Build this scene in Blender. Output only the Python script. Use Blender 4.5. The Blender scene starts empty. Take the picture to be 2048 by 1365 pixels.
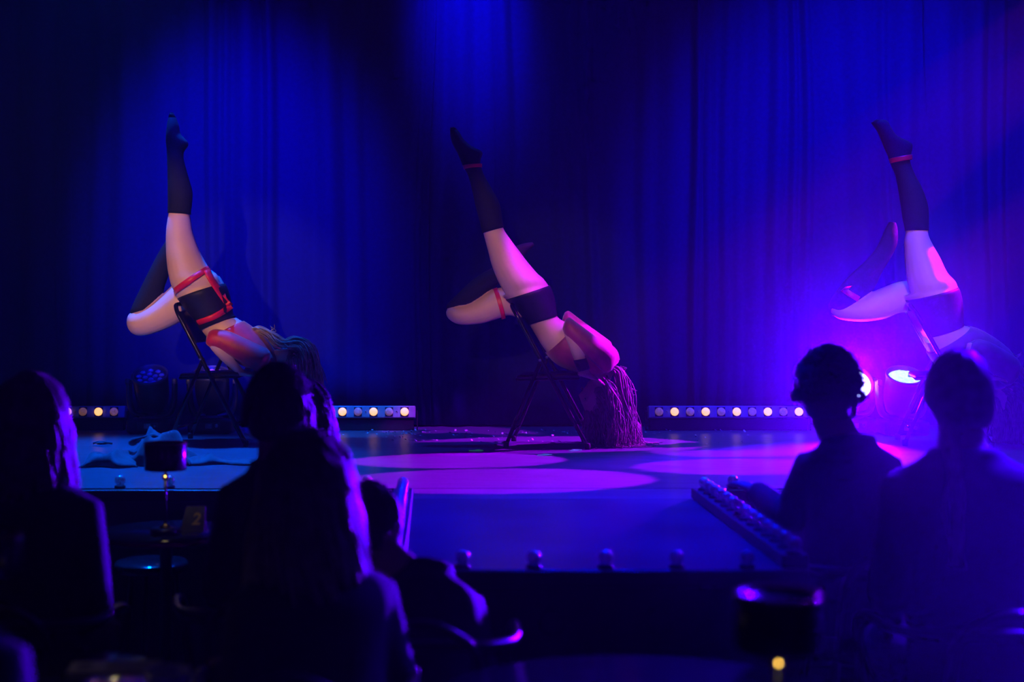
import bpy, bmesh, math, random
import numpy as np
from mathutils import Vector, Matrix
from mathutils.bvhtree import BVHTree
random.seed(7); np.random.seed(7)
SC = bpy.context.scene
COL = SC.collection
# ------------------------------------------------------------------ camera
CAMZ = 1.58           # eye height above the audience floor
STZ = CAMZ - 0.814    # stage floor
F = 2048 * 50 / 36    # focal length in pixels of the 2048 wide frame
PX, PY = 870.0, 600.0 # optical centre of the (cropped) photograph
cd = bpy.data.cameras.new('camera'); cam = bpy.data.objects.new('camera', cd); COL.objects.link(cam)
cam.location = (0, 0, CAMZ); cam.rotation_euler = (math.pi/2, 0, 0)
cd.lens = 50; cd.sensor_width = 36; cd.sensor_fit = 'HORIZONTAL'
cd.shift_x = (1024-PX)/2048; cd.shift_y = (PY-682.5)/2048
cd.clip_start = 0.05; cd.clip_end = 100
cd.dof.use_dof = True; cd.dof.focus_distance = 8.0; cd.dof.aperture_fstop = 1.6
SC.camera = cam
SC.view_settings.view_transform = 'Standard'; SC.view_settings.look = 'None'
SC.view_settings.exposure = 0.0; SC.view_settings.gamma = 1.0; SC.view_settings.use_curve_mapping = False
SC.cycles.use_denoising = True; SC.cycles.adaptive_threshold = .055; SC.cycles.adaptive_min_samples = 20; SC.cycles.use_light_tree = False
SC.cycles.max_bounces = 4; SC.cycles.diffuse_bounces = 2; SC.cycles.volume_bounces = 0; SC.cycles.transparent_max_bounces = 12
SC.cycles.sample_clamp_indirect = 4.0
def P(px, py, D): return Vector(((px-PX)/F*D, D, CAMZ-(py-PY)/F*D))
def XF(px, D): return (px-PX)/F*D
# ------------------------------------------------------------------ world: dark hall filled with thin stage haze
w = bpy.data.worlds.new('hall'); SC.world = w; w.use_nodes = True
nt = w.node_tree; nt.nodes.clear()
wo = nt.nodes.new('ShaderNodeOutputWorld'); bg = nt.nodes.new('ShaderNodeBackground')
bg.inputs[0].default_value = (0.02, 0.02, 0.1, 1); bg.inputs[1].default_value = 0.01
vs = nt.nodes.new('ShaderNodeVolumeScatter'); vs.inputs['Color'].default_value = (1, 1, 1, 1)
vs.inputs['Density'].default_value = 0.0022; vs.inputs['Anisotropy'].default_value = 0.2
nt.links.new(bg.outputs[0], wo.inputs['Surface']); nt.links.new(vs.outputs[0], wo.inputs['Volume'])
# ------------------------------------------------------------------ stage lamps (hung from the grid above, out of the frame) and added fills
def spot(name, loc, target, col, power, angle, blend=0.5, rad=0.05):
    l = bpy.data.lights.new(name, 'SPOT'); l.color = col; l.energy = power
    l.spot_size = math.radians(angle); l.spot_blend = blend; l.shadow_soft_size = rad
    o = bpy.data.objects.new(name, l); COL.objects.link(o); o.location = loc
    o.rotation_euler = (Vector(target)-Vector(loc)).to_track_quat('-Z', 'Y').to_euler()
    return o
BLUE = (0.0, 0.004, 1.0); SKYB = (0.0, 0.10, 1.0); MAG = (0.42, 0.0, 1.0); WARM = (1.0, 0.5, 0.3); VIO = (0.075, 0.0, 1.0)
# blue washes on the curtain
spot('blue_wash_lamp', (-1.3, 6.6, 5.2), (-1.22, 9.1, 2.1), BLUE, 3600, 34, 1.0, .2)
spot('blue_wash_lamp', (0.05, 8.0, 5.3), (0.22, 9.1, 3.4), BLUE, 3000, 22, 1.0, .15)
spot('blue_wash_lamp', (2.9, 5.6, 5.2), (2.75, 9.1, 2.2), BLUE, 4600, 44, 1.0, .2)
# sky blue top light over the boards
spot('blue_top_lamp', (-1.9, 8.4, 5.3), (-1.75, 7.0, STZ), SKYB, 3600, 40, .6, .1)
spot('blue_top_lamp', (0.7, 8.7, 5.3), (0.45, 7.7, STZ), (0, .05, 1), 450, 56, .7, .1)
spot('blue_top_lamp', (3.1, 8.5, 5.3), (2.5, 7.3, STZ), (0, .08, 1), 600, 52, .7, .1)
spot('blue_front_lamp', (0.9, 7.2, 5.3), (0.62, 5.25, STZ), BLUE, 3600, 27, .8, .1)
spot('blue_bar_fill', (-.4, 7.2, 5.3), (-.6, 8.82, STZ+.1), (0, .16, 1), 1500, 13, .6, .05)  # added narrow spot that tints the middle lamp bar blue
# magenta pools, thrown in low from the right hand wing
for X0, D0, ang, pw in ((0.16, 7.21, 7.6, 9000), (0.35, 6.42, 10, 9000), (0.75, 7.95, 12, 8000), (1.55, 6.95, 7.5, 11000), (1.65, 7.65, 6.5, 9000)):
    spot('magenta_pool_lamp', (X0+4.0, D0+0.6, STZ+3.1), (X0, D0, STZ), MAG, pw, ang, .06, .02)
spot('magenta_side_lamp', (2.4, 5.6, 5.4), (0.74, 7.88, STZ+1.2), MAG, 2600, 9, .3, .03)
spot('blue_haze_fill', (4.8, 7.4, 4.8), (1.55, 3.0, 1.0), (.04, 0, 1), 14000, 26, 1.0, .1)  # unseen fill added to light the haze before the right-hand spectators
# warm low front light on the dancers, from the lighting bar above the audience
spot('warm_key_lamp', (-3.0, -1.5, 3.6), (-1.36, 8.1, STZ+1.0), WARM, 2300, 7.6, .6, .06)
spot('warm_key_lamp', (-1.2, -1.5, 3.6), (0.56, 7.9, STZ+1.0), WARM, 1200, 7.6, .6, .06)
spot('warm_key_lamp', (1.2, -1.5, 3.6), (2.75, 8.0, STZ+1.05), (1.0, .42, .45), 1300, 7.6, .6, .06)

# ------------------------------------------------------------------ materials
def mat(name, col, rough=0.6, metal=0.0, var=0.15, scale=14.0, bump=0.0, bscale=60.0, emit=None, estr=0.0, sheen=0.0, stretch=None, spec=0.5, sss=0.0):
    m = bpy.data.materials.new(name); m.use_nodes = True
    n = m.node_tree; b = n.nodes['Principled BSDF']
    tc = n.nodes.new('ShaderNodeTexCoord'); mp = n.nodes.new('ShaderNodeMapping')
    n.links.new(tc.outputs['Object'], mp.inputs['Vector'])
    if stretch: mp.inputs['Scale'].default_value = stretch
    nz = n.nodes.new('ShaderNodeTexNoise'); nz.inputs['Scale'].default_value = scale; nz.inputs['Detail'].default_value = 4
    n.links.new(mp.outputs[0], nz.inputs['Vector'])
    rp = n.nodes.new('ShaderNodeValToRGB')
    rp.color_ramp.elements[0].position = .3; rp.color_ramp.elements[1].position = .7
    rp.color_ramp.elements[0].color = (*[max(0, c*(1-var)) for c in col], 1)
    rp.color_ramp.elements[1].color = (*[min(1, c*(1+var)) for c in col], 1)
    n.links.new(nz.outputs['Fac'], rp.inputs[0]); n.links.new(rp.outputs[0], b.inputs['Base Color'])
    b.inputs['Roughness'].default_value = rough; b.inputs['Metallic'].default_value = metal
    b.inputs['Specular IOR Level'].default_value = spec
    if sheen: b.inputs['Sheen Weight'].default_value = sheen
    if emit: b.inputs['Emission Color'].default_value = (*emit, 1); b.inputs['Emission Strength'].default_value = estr
    if bump:
        n2 = n.nodes.new('ShaderNodeTexNoise'); n2.inputs['Scale'].default_value = bscale; n2.inputs['Detail'].default_value = 3
        n.links.new(mp.outputs[0], n2.inputs['Vector'])
        bp = n.nodes.new('ShaderNodeBump'); bp.inputs['Strength'].default_value = bump; bp.inputs['Distance'].default_value = .01
        n.links.new(n2.outputs['Fac'], bp.inputs['Height']); n.links.new(bp.outputs[0], b.inputs['Normal'])
    return m
def glassmat(name, tint=(1, 1, 1), base=0.22):
    m = bpy.data.materials.new(name); m.use_nodes = True; n = m.node_tree; n.nodes.clear()
    o = n.nodes.new('ShaderNodeOutputMaterial'); mx = n.nodes.new('ShaderNodeMixShader')
    t = n.nodes.new('ShaderNodeBsdfTransparent'); g = n.nodes.new('ShaderNodeBsdfGlossy')
    t.inputs[0].default_value = (*[.92*c for c in tint], 1)
    g.inputs['Roughness'].default_value = .22
    lw = n.nodes.new('ShaderNodeLayerWeight'); lw.inputs['Blend'].default_value = .35
    mr = n.nodes.new('ShaderNodeMapRange'); mr.inputs['To Min'].default_value = base; mr.inputs['To Max'].default_value = .95
    n.links.new(lw.outputs['Facing'], mr.inputs['Value']); n.links.new(mr.outputs[0], mx.inputs[0])
    df = n.nodes.new('ShaderNodeBsdfDiffuse'); df.inputs[0].default_value = (.8, .8, .8, 1); m2 = n.nodes.new('ShaderNodeMixShader'); m2.inputs[0].default_value = .2
    n.links.new(t.outputs[0], mx.inputs[1]); n.links.new(g.outputs[0], mx.inputs[2])
    n.links.new(mx.outputs[0], m2.inputs[1]); n.links.new(df.outputs[0], m2.inputs[2]); n.links.new(m2.outputs[0], o.inputs['Surface'])
    return m
M = {
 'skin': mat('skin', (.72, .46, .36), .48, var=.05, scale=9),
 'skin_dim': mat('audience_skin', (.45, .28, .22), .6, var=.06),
 'sock': mat('black_knit', (.008, .009, .013), .8, var=.3, scale=120, bump=.25, bscale=300, spec=.25),
 'black_cloth': mat('black_cloth', (.012, .012, .016), .75, var=.3, scale=60, bump=.15, bscale=120, sheen=.1, spec=.3),
 'short': mat('black_shorts', (.012, .012, .018), .55, var=.25, scale=40, bump=.1, bscale=90, spec=.35),
 'red_cloth': mat('red_top', (.5, .012, .03), .5, var=.25, scale=18, bump=.35, bscale=25, sheen=.3),
 'plum_cloth': mat('plum_top', (.3, .03, .07), .55, var=.25, scale=18, bump=.35, bscale=25, sheen=.3),
 'dark_cloth': mat('charcoal_top', (.10, .05, .09), .6, var=.25, scale=18, bump=.35, bscale=25, sheen=.3),
 'strap': mat('red_strap', (.75, .015, .03), .4, var=.1, scale=40),
 'blonde': mat('light_brown_hair', (.36, .26, .18), .38, var=.35, scale=30),
 'brown': mat('brown_hair', (.30, .20, .19), .38, var=.35, scale=30),
 'dark_hair': mat('dark_hair', (.05, .04, .04), .45, var=.3, scale=30),
 'fair_hair': mat('fair_hair', (.30, .25, .20), .45, var=.3, scale=30),
 'chair': mat('black_gloss_tube', (.006, .006, .008), .18, var=.2),
 'seat': mat('black_vinyl', (.008, .008, .01), .3, var=.2, bump=.08, bscale=200),
 'rubber': mat('rubber_foot', (.01, .01, .01), .7),
 'fixture': mat('black_fixture', (.03, .03, .034), .42, var=.2, bump=.05, bscale=200),
 'panel': mat('fixture_panel', (.06, .06, .065), .35, var=.3),
 'bar': mat('grey_bar', (.34, .36, .38), .4, var=.1),
 'barbase': mat('black_bar_base', (.008, .008, .009), .6),
 'lens_hi': mat('lit_amber_lens', (.9, .6, .3), .2, emit=(1, .42, .12), estr=1.5),
 'lens_lo': mat('dim_amber_lens', (.45, .35, .4), .15, emit=(1, .4, .2), estr=.10, var=.4, scale=60),
 'lens_dark': mat('clear_lens', (.35, .4, .45), .12, var=.3, scale=60),
 'lens_teal': mat('lit_white_lens', (.7, .9, .9), .2, emit=(.45, 1.0, .85), estr=.9),
 'lens_vio': mat('glaring_lens', (.6, .4, 1), .2, emit=(.6, .95, .95), estr=3.0),
 'lens_vio2': mat('faint_violet_lens', (.5, .3, .8), .2, emit=(.4, .05, 1), estr=.8),
 'screw': mat('steel_screw', (.5, .5, .5), .3, 1.0),
 'floor': mat('stage_vinyl', (.11, .12, .15), .3, var=.35, scale=5, bump=.22, bscale=26, stretch=(1.0, 6.0, 1.0), spec=.6),
 'runway': mat('runway_vinyl', (.06, .07, .11), .3, var=.3, scale=3, bump=.05, bscale=12, spec=.55),
 'hall_floor': mat('hall_carpet', (.012, .011, .014), .9, var=.3, scale=90),
 'wall': mat('black_wall', (.008, .008, .01), .9, var=.2),
 'fascia': mat('stage_fascia', (.03, .024, .024), .55, var=.25, scale=8),
 'trim': mat('black_trim', (.012, .012, .014), .4, var=.2),
 'rail': mat('rail_paint', (.05, .05, .06), .4, var=.2),
 'curtain': mat('navy_velvet', (.004, .008, .075), .9, var=.08, scale=40, spec=.1),
 'socket': mat('lamp_socket', (.008, .008, .008), .5),
 'glass': glassmat('clear_bulb_glass'),
 'gold': mat('brass', (.75, .52, .18), .25, 1.0),
 'shade': mat('smoked_shade', (.012, .012, .014), .2, var=.1, spec=.9),
 'lampbase': mat('lamp_base', (.008, .008, .008), .4),
 'tabletop': mat('black_table_top', (.02, .022, .03), .12, var=.2, spec=.7),
 'iron': mat('black_iron', (.01, .01, .01), .45),
 'card': mat('number_card', (.12, .13, .11), .4, var=.3, scale=12),
 'cardgold': mat('gold_print', (.8, .62, .1), .4, emit=(.9, .65, .1), estr=.0),
 'paper': mat('menu_paper', (.6, .6, .5), .7, var=.2, scale=20),
 'cup': mat('white_china', (.6, .62, .65), .3, var=.05),
 'wood': mat('dark_bentwood', (.02, .014, .012), .3, var=.2),
 'jacket': mat('dark_jacket', (.045, .05, .065), .7, var=.25, scale=25, bump=.2, bscale=60, sheen=.3),
 'confetti': mat('confetti', (.8, .85, .85), .3, var=.3, scale=300),
 'tape': mat('green_tape_glow', (.1, .8, .35), .4, emit=(.1, .9, .4), estr=.06),  # faint green emission stands in for light caught by the tape
 'lip': mat('lips', (.5, .14, .14), .4, var=.05), 'eye': mat('eye_makeup', (.03, .02, .02), .4),
}
def curlmat():
    m = mat('fair_curls', (.5, .45, .4), .45, var=.25, scale=30); n = m.node_tree; b = n.nodes['Principled BSDF']; o = n.nodes['Material Output']
    t = n.nodes.new('ShaderNodeBsdfTranslucent'); t.inputs[0].default_value = (.7, .65, .6, 1); mx = n.nodes.new('ShaderNodeMixShader'); mx.inputs[0].default_value = .5
    n.links.new(b.outputs[0], mx.inputs[1]); n.links.new(t.outputs[0], mx.inputs[2]); n.links.new(mx.outputs[0], o.inputs['Surface']); return m
M['curl_hair'] = curlmat()
# ------------------------------------------------------------------ helpers
def obj(name, me, m=None, parent=None, smooth=True):
    if isinstance(me, bmesh.types.BMesh):
        b = me; me = bpy.data.meshes.new(name); bmesh.ops.recalc_face_normals(b, faces=b.faces); b.to_mesh(me); b.free()
    if m is not None and not me.materials: me.materials.append(M[m] if isinstance(m, str) else m)
    if smooth: me.polygons.foreach_set('use_smooth', [True]*len(me.polygons))
    o = bpy.data.objects.new(name, me); COL.objects.link(o)
    if parent is not None: o.parent = parent
    return o
def wobj(name, bm, m, parent, smooth=True):
    """mesh given in world coordinates under an Empty that is only translated"""
    o = obj(name, bm, m, parent, smooth); o.location = -parent.location; return o
def tag(o, label, cat, group=None, kind=None):
    o['label'] = label; o['category'] = cat
    if group: o['group'] = group
    if kind: o['kind'] = kind
    return o
def thing(name, label, cat, loc=(0, 0, 0), rz=0.0, group=None):
    o = bpy.data.objects.new(name, None); COL.objects.link(o); o.empty_display_size = .1
    o.location = loc; o.rotation_euler = (0, 0, rz); return tag(o, label, cat, group)
def struct(name, bm, m, smooth=False, label=None):
    o = obj(name, bm, m, None, smooth); o['kind'] = 'structure'
    if label: o['label'] = label
    return o
def copy_tree(o, parent=None):
    c = o.copy(); COL.objects.link(c); c.parent = parent
    for ch in list(o.children): copy_tree(ch, c)
    return c
def box(bm, c, s, bev=0.0, rot=None):
    r = bmesh.ops.create_cube(bm, size=1.0)
    vs_ = r['verts']
    for v in vs_: v.co = Vector((v.co.x*s[0], v.co.y*s[1], v.co.z*s[2]))
    if bev:
        es = list({e for v in vs_ for e in v.link_edges})
        rb = bmesh.ops.bevel(bm, geom=es, offset=bev, segments=2, profile=.5, affect='EDGES')
        vs_ = list({v for v in vs_ if v.is_valid} | {v for v in rb['verts']})
    for v in vs_:
        if rot: v.co = rot @ v.co
        v.co += Vector(c)
    return bm
def nb(): return bmesh.new()
def tube(bm, pts, r, n=8, rb=None, ref=(0, 1, 0), cap=True):
    """tube through pts; r: radius or list (radius across ref), rb: radius along the third axis"""
    pts = [Vector(p) for p in pts]; k = len(pts)
    ra = r if isinstance(r, (list, tuple)) else [r]*k
    rbb = ra if rb is None else (rb if isinstance(rb, (list, tuple)) else [rb]*k)
    rings = []
    for i, p in enumerate(pts):
        t = (pts[min(i+1, k-1)]-pts[max(i-1, 0)])
        t = t.normalized() if t.length > 1e-9 else Vector((0, 0, 1))
        a = Vector(ref); a = a-t*a.dot(t)
        if a.length < 1e-3: a = Vector((1, 0, 0)); a = a-t*a.dot(t)
        a.normalize(); b = t.cross(a)
        rings.append([bm.verts.new(p+a*ra[i]*math.cos(2*math.pi*j/n)+b*rbb[i]*math.sin(2*math.pi*j/n)) for j in range(n)])
    for i in range(k-1):
        for j in range(n): bm.faces.new((rings[i][j], rings[i][(j+1) % n], rings[i+1][(j+1) % n], rings[i+1][j]))
    if cap: bm.faces.new(rings[0][::-1]); bm.faces.new(rings[-1])
    return bm
def catmull(A, m):
    A = np.asarray(A, float); n = len(A); out = []
    for i in range(n-1):
        p0, p1, p2, p3 = A[max(i-1, 0)], A[i], A[i+1], A[min(i+2, n-1)]
        for s in range(m):
            t = s/m
            out.append(.5*((2*p1)+(p2-p0)*t+(2*p0-5*p1+4*p2-p3)*t*t+(3*p1-p0-3*p2+p3)*t**3))
    out.append(A[-1]); return np.array(out)
def smoothpath(pts, m=5): return [Vector(p) for p in catmull([tuple(p) for p in pts], m)]
def lathe(bm, prof, n=24, mtx=None, cap=True):
    rings = []
    for r, z in prof:
        rings.append([bm.verts.new((mtx or Matrix()) @ Vector((r*math.cos(2*math.pi*j/n), r*math.sin(2*math.pi*j/n), z))) for j in range(n)])
    for i in range(len(prof)-1):
        for j in range(n): bm.faces.new((rings[i][j], rings[i][(j+1) % n], rings[i+1][(j+1) % n], rings[i+1][j]))
    if cap: bm.faces.new(rings[0][::-1]); bm.faces.new(rings[-1])
    return bm
def ball(bm, c, r, n=12, m=8, axes=None):
    rr = r if isinstance(r, (list, tuple)) else (r, r, r)
    res = bmesh.ops.create_uvsphere(bm, u_segments=n, v_segments=m, radius=1.0)
    for v in res['verts']:
        q = Vector((v.co.x*rr[0], v.co.y*rr[1], v.co.z*rr[2]))
        v.co = (axes @ q if axes else q)+Vector(c)
    return bm
def remesh(bm, vox, it=4, fac=.5):
    me = bpy.data.meshes.new('tmp'); bmesh.ops.recalc_face_normals(bm, faces=bm.faces); bm.to_mesh(me); bm.free()
    o = bpy.data.objects.new('tmp', me); COL.objects.link(o)
    r = o.modifiers.new('r', 'REMESH'); r.mode = 'VOXEL'; r.voxel_size = vox
    s = o.modifiers.new('s', 'SMOOTH'); s.factor = fac; s.iterations = it
    dg = bpy.context.evaluated_depsgraph_get()
    out = bpy.data.meshes.new_from_object(o.evaluated_get(dg)); out.materials.clear()
    bpy.data.objects.remove(o); return out

# ------------------------------------------------------------------ room and stage
XL, XR, YB, YF, ZC = -5.6, 6.6, 10.0, -3.0, 5.7
struct('floor', box(nb(), ((XL+XR)/2, (YB+YF)/2, -.05), (XR-XL, YB-YF, .1)), 'hall_floor')
struct('ceiling', box(nb(), ((XL+XR)/2, (YB+YF)/2, ZC+.05), (XR-XL, YB-YF, .1)), 'wall')
struct('wall_back', box(nb(), ((XL+XR)/2, YB+.05, ZC/2), (XR-XL, .1, ZC)), 'wall')
struct('wall_rear', box(nb(), ((XL+XR)/2, YF-.05, ZC/2), (XR-XL, .1, ZC)), 'wall')
struct('wall_left', box(nb(), (XL-.05, (YB+YF)/2, ZC/2), (.1, YB-YF, ZC)), 'wall')
struct('wall_right', box(nb(), (XR+.05, (YB+YF)/2, ZC/2), (.1, YB-YF, ZC)), 'wall')
SF = 6.13            # front edge of the main stage
RX0, RX1, RF, RB = -.17, 1.13, 4.29, 5.8
stage = struct('stage_floor', box(nb(), ((XL+XR)/2, (SF+YB)/2, STZ-.02), (XR-XL-.02, YB-SF-.02, .04)), 'floor', label='glossy dark vinyl stage floor')
o = obj('deck_extension', box(nb(), ((RX0+RX1)/2, (RB+SF)/2, STZ-.02), (RX1-RX0, SF-RB, .04)), 'floor', stage, False)
struct('stage_fascia', box(nb(), ((XL+XR)/2, SF+.03, (STZ-.04)/2), (XR-XL-.02, .06, STZ-.04)), 'fascia', label='black front board of the main stage')
struct('runway_floor', box(nb(), ((RX0+RX1)/2, (RF+RB)/2-.002, STZ-.02), (RX1-RX0, RB-RF-.004, .04)), 'runway', label='glossy runway floor reaching into the audience')
fa = box(nb(), ((RX0+RX1)/2, RF+.06, (STZ-.06)/2), (RX1-RX0-.04, .06, STZ-.06))
rfas = struct('runway_fascia', fa, 'fascia', label='black front board of the runway with round holes')
for px in (890, 1105, 1318):
    p = P(px, 1245, RF+.03)
    h = lathe(nb(), [(.036, .004), (.041, .004), (.041, 0), (.036, -.02), (.001, -.02)], 24, Matrix.Translation((p.x, RF+.029, p.z)) @ Matrix.Rotation(math.pi/2, 4, 'X'), cap=False)
    obj('vent_ring', h, 'socket', rfas)
for s in (RX0+.02, RX1-.02):
    struct('runway_side_board', box(nb(), (s, (RF+SF)/2+.03, (STZ-.06)/2), (.03, SF-RF-.1, STZ-.06)), 'fascia')
struct('trim_1', box(nb(), ((RX0+RX1)/2, RF+.012, STZ-.028), (RX1-RX0, .035, .05), .004), 'trim', label='black nosing along the runway front')
struct('trim_2', box(nb(), (-.13, (RF+RB)/2+.02, STZ+.022), (.08, RB-RF+.02, .04), .004), 'rail', label='black lamp rail on the left side of the runway')
struct('trim_3', box(nb(), (1.09, (RF+RB)/2+.02, STZ+.022), (.08, RB-RF+.02, .04), .004), 'rail', label='black lamp rail on the right side of the runway')
struct('trim_4', box(nb(), ((XL+RX0)/2, SF-.005, STZ-.03), (RX0-XL-.03, .03, .05), .004), 'trim')
struct('trim_5', box(nb(), ((XR+RX1)/2, SF-.005, STZ-.03), (XR-RX1-.03, .03, .05), .004), 'trim')

# ------------------------------------------------------------------ curtains
CD = 9.12
edges = [-5.5, -3.42, -2.36, -.07, .40, 1.75, 3.2, 4.6, 6.5]
clab = ['navy velvet curtain drop in the far left wing', 'dark velvet curtain drop above the leftmost lamp bar', 'wide velvet curtain drop behind the leftmost dancer with a blue pool',
        'narrow velvet curtain drop with bright folds above the middle lamp bar', 'velvet curtain drop behind the middle dancer', 'velvet curtain drop between the middle and right dancers, above the right lamp bar',
        'velvet curtain drop behind the rightmost dancer in violet glow', 'velvet curtain drop at the far right edge']
def curtain(i, x0, x1):
    rnd = random.Random(40+i)
    x0 -= .05; x1 += .05
    nx = int((x1-x0)/.013); nz = 14
    fold = []; x = x0
    while x < x1+.3: wd = rnd.uniform(.07, .26); fold.append((x, wd, rnd.uniform(.02, .075))); x += wd
    xs = np.linspace(x0, x1, nx+1); prof = np.zeros(nx+1)
    for k, xx in enumerate(xs):
        for (fx, fw, fa_) in fold:
            if fx <= xx < fx+fw: prof[k] = -fa_*math.sin(math.pi*(xx-fx)/fw)**1.5
    sway = [rnd.uniform(0, 6.28) for _ in range(4)]
    bm = nb(); rows = []
    for j in range(nz+1):
        z = STZ+.012+(5.35-STZ)*j/nz; row = []
        for k, xx in enumerate(xs):
            dx = .02*math.sin(z*1.1+sway[0]+xx*3)+.012*math.sin(z*2.3+sway[1]+xx*5)
            row.append(bm.verts.new((xx+dx, CD+.02*(i % 2)+prof[k]*(1.0-.25*math.sin(z*.9+sway[2]+xx)), z)))
        rows.append(row)
    for j in range(nz):
        for k in range(nx): bm.faces.new((rows[j][k], rows[j][k+1], rows[j+1][k+1], rows[j+1][k]))
    o = obj('curtain', bm, 'curtain'); tag(o, clab[i], 'curtain', 'stage backdrop curtains')
    sm = o.modifiers.new('thick', 'SOLIDIFY'); sm.thickness = .006; sm.offset = 1
for i in range(8): curtain(i, edges[i], edges[i+1])

# ------------------------------------------------------------------ globe footlights
def make_footlight():
    t = thing('footlight', '', 'bulb')
    obj('socket', lathe(nb(), [(.025, 0), (.025, .004), (.021, .009), (.013, .012), (.001, .0125)], 16), 'socket', t)
    g = nb(); prof = [(.011, .0105)]
    for k in range(1, 13): a = .5+(math.pi-.52)*k/12; prof.append((.0228*math.sin(a), .031-.0228*math.cos(a)))
    lathe(g, prof, 18); obj('globe', g, 'glass', t)
    s = nb(); tube(s, [(0, 0, .012), (0, 0, .026)], .003, 6); tube(s, [(0, 0, .026), (.006, 0, .036), (0, 0, .040), (-.006, 0, .036), (0, 0, .026)], .0012, 5)
    obj('filament', s, 'screw', t)
    return t
fl0 = make_footlight(); used = [False]
ORD = ['first', 'second', 'third', 'fourth', 'fifth', 'sixth', 'seventh', 'eighth', 'ninth', 'tenth', 'eleventh', 'twelfth', 'thirteenth', 'fourteenth', 'fifteenth', 'sixteenth', 'seventeenth']
def footlight(x, y, z, label, group):
    o = copy_tree(fl0) if used[0] else fl0
    used[0] = True; o.location = (x, y, z); o['label'] = label; o['group'] = group; o.rotation_euler.z = random.uniform(0, 6)
for k, px in enumerate((925, 1067, 1210, 1352, 1493)):
    footlight((px-PX)/657, RF+.03, STZ, f'clear globe bulb, {ORD[k]} from the left along the runway front', 'globe bulbs on the runway front')
for k in range(14):
    footlight(1.09, 5.76-.111*k, STZ+.042, f'clear globe bulb on the right runway rail, {ORD[k]} from the stage', 'globe bulbs on the right runway rail')
for k in range(16):
    footlight(-.13, 5.76-.097*k, STZ+.042, f'clear globe bulb on the left runway rail, {ORD[k]} from the stage', 'globe bulbs on the left runway rail')
for k, px in enumerate((239, 338, 735)):
    footlight((px-PX)/2844*SF*1.003, SF+.03, STZ, f'clear globe bulb on the main stage edge, {ORD[k]} from the left', 'globe bulbs on the main stage edge')
footlight((1467-PX)/2844*SF*1.003, SF+.03, STZ, 'single clear globe bulb on the main stage edge right of the runway', 'globe bulbs on the main stage edge')

# ------------------------------------------------------------------ LED bars along the curtain
def led_bar(pxr, D, label, first_bright):
    s = F/D; x1 = (pxr-PX)/s; x0 = x1-1.0
    t = thing('light_bar', label, 'stage light', ((x0+x1)/2, D, STZ), group='lamp bars along the curtain')
    tilt = Matrix.Rotation(math.radians(-8), 3, 'X')
    obj('base', box(nb(), (0, .03, .036), (.98, .07, .07), .004), 'barbase', t, False)
    for sx in (-.47, .47): obj('bracket', box(nb(), (sx*1.085, .03, .06), (.008, .06, .12), .002), 'barbase', t, False)
    obj('housing', box(nb(), (0, 0.02, .113), (1.0, .07, .074), .005, tilt), 'bar', t, False)
    for k in range(10):
        x = -.45+.0965*k+.014
        c = Vector((x, .02, .113))+tilt @ Vector((0, -.036, 0))
        mt = Matrix.Translation(c) @ tilt.to_4x4() @ Matrix.Rotation(math.pi/2, 4, 'X')
        b = nb(); box(b, c+Vector((0, .0, .0)), (.05, .006, .056), .001, tilt); le = obj('lens_recess', b, 'barbase', t, False)
        l = lathe(nb(), [(.0255, .002), (.0255, .006), (.021, .011), (.012, .014), (.001, .015)], 20, mt)
        obj('lens', l, 'lens_hi' if (k % 2 == first_bright) else 'lens_lo', le)
        if k % 2 == 0: obj('screw', lathe(nb(), [(.004, 0), (.004, .004), (.001, .005)], 10, Matrix.Translation((x+.05, 0, .002)) @ mt @ Matrix.Translation((-x*0, 0, 0)) if False else Matrix.Translation((.048, 0, .004)) @ mt), 'screw', t)
    return t
led_bar(251, 8.85, 'grey lamp bar with glowing amber lenses at the far left by the curtain', 0)
led_bar(831, 8.85, 'grey lamp bar lit bright blue between the left and middle dancers', 1)
led_bar(1618, 8.85, 'grey lamp bar with ten lenses between the middle and right dancers', 1)
led_bar(2284, 8.45, 'lamp bar at the right edge with one amber lens showing beside the rightmost dancer', 0)

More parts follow.
